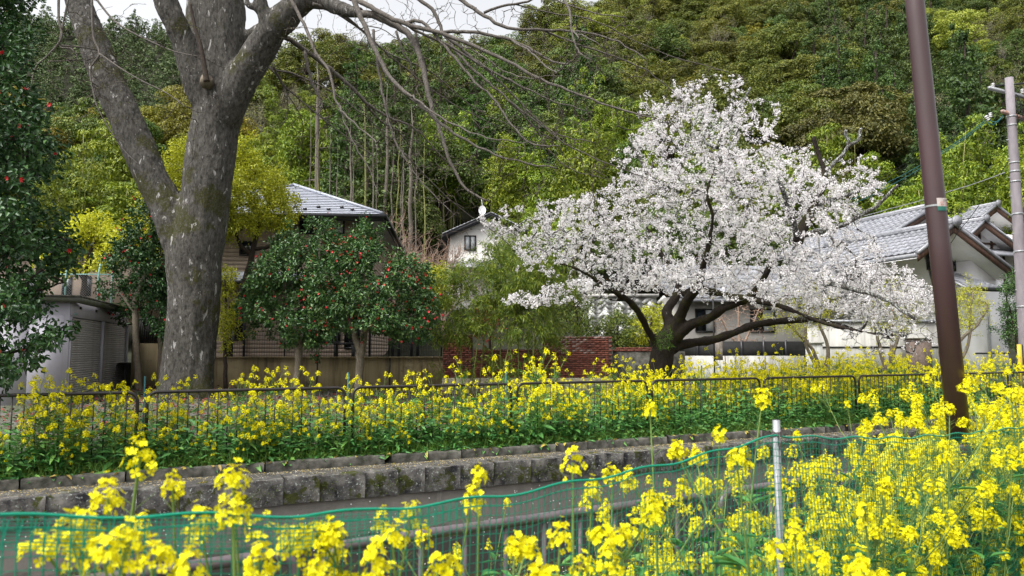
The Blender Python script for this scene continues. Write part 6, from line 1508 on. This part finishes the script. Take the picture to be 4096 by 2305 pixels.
V, Fq = leaf_arrays(pos, rr.normal(0,.45,(n,3))+np.array([0,0,1]), rr.normal(0,1,(n,3)), rr.uniform(.06,.3,n), .010); o = MB().add(V,Fq).build('grass', M['grass'], None, 'stuff'); tag(o, 'grass and weeds under the rapeseed along the railing', 'grass')
n = 30000; pos = np.c_[rr.uniform(-3,9,n), np.zeros(n), np.full(n,-.4)]; pos[:,1] = 4.5+.6*pos[:,0]-rr.uniform(-.25,1.0,n)**1*np.interp(pos[:,0],[-3,0,2,9],[.3,1.2,2.3,4]); 
V, Fq = leaf_arrays(pos, rr.normal(0,.4,(n,3))+np.array([0,0,1]), rr.normal(0,1,(n,3)), rr.uniform(.1,.42,n), .012); o = MB().add(V,Fq).build('grass', M['grass'], None, 'stuff'); tag(o, 'tall weeds under the rapeseed on the near bank', 'grass')
n = 9000; pos = np.c_[rr.uniform(-.3,7,n), np.zeros(n), np.zeros(n)]; pos[:,1] = 2.4+.72*pos[:,0]+rr.uniform(0,1,n)*(2.0-.1*pos[:,0]); pos[:,2] = -.4+np.minimum(np.abs(rr.normal(0,.4,n)),.85); a = rr.uniform(0,6.28,n)
V, Fq = leaf_arrays(pos, np.c_[np.cos(a),np.sin(a),rr.uniform(-.3,.6,n)], np.c_[rr.normal(0,.4,(n,2)),np.ones(n)], rr.uniform(.08,.2,n), rr.uniform(.03,.07,n), True, .12, .3); o = MB().add(V,Fq).build('leaf_thicket', M['rapeleaf'], None, 'stuff'); tag(o, 'green leaf thicket under the rapeseed on the near bank', 'leaves')
# fallen petals on ledge and water, leaf litter in the garden
n = 4800; xs = rr.uniform(-7.5, 9, n); off = -.42-np.abs(rr.normal(0,.2,n)); off = np.where(rr.random(n)<.25, rr.uniform(-.98,-.42,n), np.maximum(off,-.98)); pos = np.array([xs,13.2+.5*xs,np.full(n,-.074)]).T+off[:,None]*CN
a = rr.uniform(0,6.28,n); V, Fq = leaf_arrays(pos, np.c_[np.cos(a),np.sin(a),0*a], np.c_[rr.normal(0,.15,(n,2)),np.ones(n)], rr.uniform(.012,.026,n), rr.uniform(.01,.018,n), False, .1, 0); o = MB().add(V,Fq).build('fallen_petals', M['petalfall'], None, 'stuff'); tag(o, 'yellow and white petals scattered on the canal ledge', 'petals')
n = 700; xs = rr.uniform(-7, 8, n); off = -1.08-np.abs(rr.normal(0,.9,n)); pos = np.array([xs,13.2+.5*xs,np.full(n,-1.712)]).T+off[:,None]*CN; a = rr.uniform(0,6.28,n)
M['whitepetal'] = leafmat('white fallen petal', [(.75,.72,.72),(.8,.78,.78)], 0, .8)
V, Fq = leaf_arrays(pos, np.c_[np.cos(a),np.sin(a),0*a], np.c_[rr.normal(0,.1,(n,2)),np.ones(n)], rr.uniform(.02,.035,n), .022, False, .1, 0); o = MB().add(V,Fq).build('floating_petals', M['whitepetal'], None, 'stuff'); tag(o, 'white petals floating on the canal water', 'petals')
n = 420; xs = rr.uniform(-7, 8, n); zz = rr.uniform(-1.6,-.5,n); pos = np.array([fx(a_, -1.10+.13*(z_+2.05)/1.72-.012, z_) for a_, z_ in zip(xs,zz)]); a = rr.uniform(0,6.28,n); CDv = CD[None,:]*np.cos(a)[:,None]+np.array([[0,0,1.]])*np.sin(a)[:,None]
V, Fq = leaf_arrays(pos, CDv, -CN[None,:]+rr.normal(0,.15,(n,3)), rr.uniform(.015,.03,n), .018, False, .1, 0); o = MB().add(V,Fq).build('stuck_petals', M['whitepetal'], None, 'stuff'); tag(o, 'white petals stuck to the wet canal wall', 'petals')
n = 3800; x_ = rr.uniform(-11,0,n); y_ = rr.uniform(12.5,22,n); ok = (y_ > 13.2+.5*x_+1.2); pos = np.c_[x_,y_,0*x_][ok]; pos[:,2] = zlow(pos[:,0],pos[:,1])+rr.uniform(0,.08,len(pos)); m = len(pos); a = rr.uniform(0,6.28,m)
V, Fq = leaf_arrays(pos, np.c_[np.cos(a),np.sin(a),rr.normal(0,.3,m)], np.c_[rr.normal(0,.4,(m,2)),np.ones(m)], rr.uniform(.06,.14,m), rr.uniform(.04,.07,m), False, .2, .1); o = MB().add(V,Fq).build('leaf_litter', M['litter'], None, 'stuff'); tag(o, 'reddish leaf litter on the ground round the big trunk', 'leaf litter')
# moss and tufts in the coping joints
n = 1500; xs = rr.choice(rr.uniform(-7,8,55), n)+rr.normal(0,.06,n); zz = -.08-np.abs(rr.normal(.2,.07,n)); pos = np.array([fx(a_, -1.01, z_) for a_, z_ in zip(xs,zz)])
V, Fq = leaf_arrays(pos, rr.normal(0,.5,(n,3))-CN*1.0, rr.normal(0,1,(n,3)), rr.uniform(.015,.05,n), .018); M['moss'] = leafmat('dark moss', [(.02,.028,.006),(.04,.05,.01),(.06,.09,.015)], .1, .8); o = MB().add(V,Fq).build('moss_tufts', M['moss'], None, 'stuff'); tag(o, 'moss tufts in the joints of the coping stones', 'moss')

# ------------------------------------------------------------------ green net and its post
nl = lambda X: 3.2+.77*(X-1.165)
top_px = [(-160,2068),(0,2070),(420,2062),(850,2062),(1200,2060),(1450,2046),(1600,2030),(2000,1985),(2400,1910),(2700,1850),(3105,1742),(3300,1752),(3600,1752),(3850,1735),(4096,1708),(4300,1680)]
def net_pt(x, y):
    u_ = ray(x,y); k = (3.2-.77*1.165)/(u_[1]-.77*u_[0]); return np.array([0,0,EYE])+u_*k
tp = np.array([net_pt(x,y) for x,y in top_px]); sl_ = np.r_[0, np.cumsum(np.linalg.norm(np.diff(tp[:,:2],axis=0),axis=1))]
nc = int(sl_[-1]/.0235); cs = np.linspace(0, sl_[-1], nc); tx = np.interp(cs, sl_, tp[:,0]); tz = np.interp(cs, sl_, tp[:,2])
nr = 64; rows = np.linspace(0,1,nr); bz = -.42
gx, gq = np.meshgrid(tx, rows); gz0 = np.tile(tz,(nr,1)); Z = gz0+(bz-gz0)*gq
Yv = nl(gx); cs2 = np.tile(cs,(nr,1))
wave = .035*np.sin(cs2*2.1+gq*5)*np.sin(gq*math.pi) + .02*np.sin(cs2*5.3-gq*9) *gq + .012*np.sin(cs2*11+gq*14)*gq
nrm = np.array([.61,-.79])
Xv = gx + nrm[0]*wave + .012*np.sin(gq*13+cs2*3)*gq; Yv = Yv + nrm[1]*wave
Z = Z + .014*np.sin(cs2*4.1+gq*7)*np.sin(gq*math.pi) + .006*np.sin(cs2*17)
G = np.stack([Xv,Yv,Z],-1)
def grid_tubes(G, rad):
    mb = MB(); offs = [np.array([0,-1,0])*rad, np.array([.8,.5,.3])*rad, np.array([-.5,.5,-.8])*rad]
    V = np.concatenate([(G+o).reshape(-1,3) for o in offs]); R, C = G.shape[:2]; N_ = R*C; idx = np.arange(N_).reshape(R,C)
    a = idx[:,:-1].ravel(); b = idx[:,1:].ravel(); c = idx[:-1,:].ravel(); d = idx[1:,:].ravel(); Fs = []
    for i in range(3):
        j = (i+1)%3; Fs.append(np.stack([a+i*N_, b+i*N_, b+j*N_, a+j*N_],-1)); Fs.append(np.stack([c+i*N_, d+i*N_, d+j*N_, c+j*N_],-1))
    return mb.add(V, np.concatenate(Fs))
nf = thing('garden_net', 'green plastic net strung along the near bank', 'net', (1.165,3.2,-.4))
grid_tubes(G, .0021).build('netting', M['net'], nf)
MB().tube(G[0], .004, 5).build('edge_rope', M['net'], nf)
MB().tube(G[1]+np.array([.002,.004,0]), .0022, 4).build('edge_rope', M['net'], nf)
lo = MB().tube(G[int(nr*.52)]+np.array([0,-.003,.0]), .0022, 4).build('mid_line', M['cable'], nf)
# folded-over strip of net along the slack left end
m = tx < -.15
Gf = np.stack([np.stack([tx[m]+.02, nl(tx[m]+.02)-.03-.02*q, tz[m]-.002-.075*q*(.6+.4*np.sin(cs[m]*3))],-1) for q in np.linspace(0,1,9)],0)
grid_tubes(Gf, .0018).build('folded_edge', M['net'], nf)
q1, q2 = net_pt(3112,1682), net_pt(3128,2290); q2 = q1+(q2-q1)*((-.4-q1[2])/(q2[2]-q1[2]))
np_ = thing('net_post', 'grey galvanised pipe post holding up the green net', 'post', q2)
up = unit(q1-q2); MB().tube([q2+np.array([0,.02,0]), q1+np.array([0,.02,0])], .0155, 18).build('pipe', M['galv'], np_, smooth=True)
MB().tube([q1+np.array([0,.02,0])-up*.004, q1+np.array([0,.02,0])+up*.0015], .0135, 14).build('pipe_end', M['plantfence'], np_)
zt_ = net_pt(3112,1740)
for k in range(3):
    pts = [zt_+np.array([.019*math.cos(a), .02+.019*math.sin(a), .006*k+.004*math.sin(a*2+k)]) for a in np.linspace(0,6.28,14)]; MB().tube(pts,.0032,5).build('string_tie', M['string'], np_)
pts = [zt_+np.array([-.004,-.002,0]), zt_+np.array([-.03,-.01,-.012]), zt_+np.array([-.045,-.012,-.004])]; MB().tube(pts,.003,5).build('string_tie', M['string'], np_)
MB().tube([zt_+np.array([.004,-.003,0]), zt_+np.array([.008,-.006,-.03]), zt_+np.array([.004,-.004,-.06])],.0025,5).build('string_tie', M['string'], np_)

for o in bpy.data.objects:
    if '_w' in o: del o['_w']
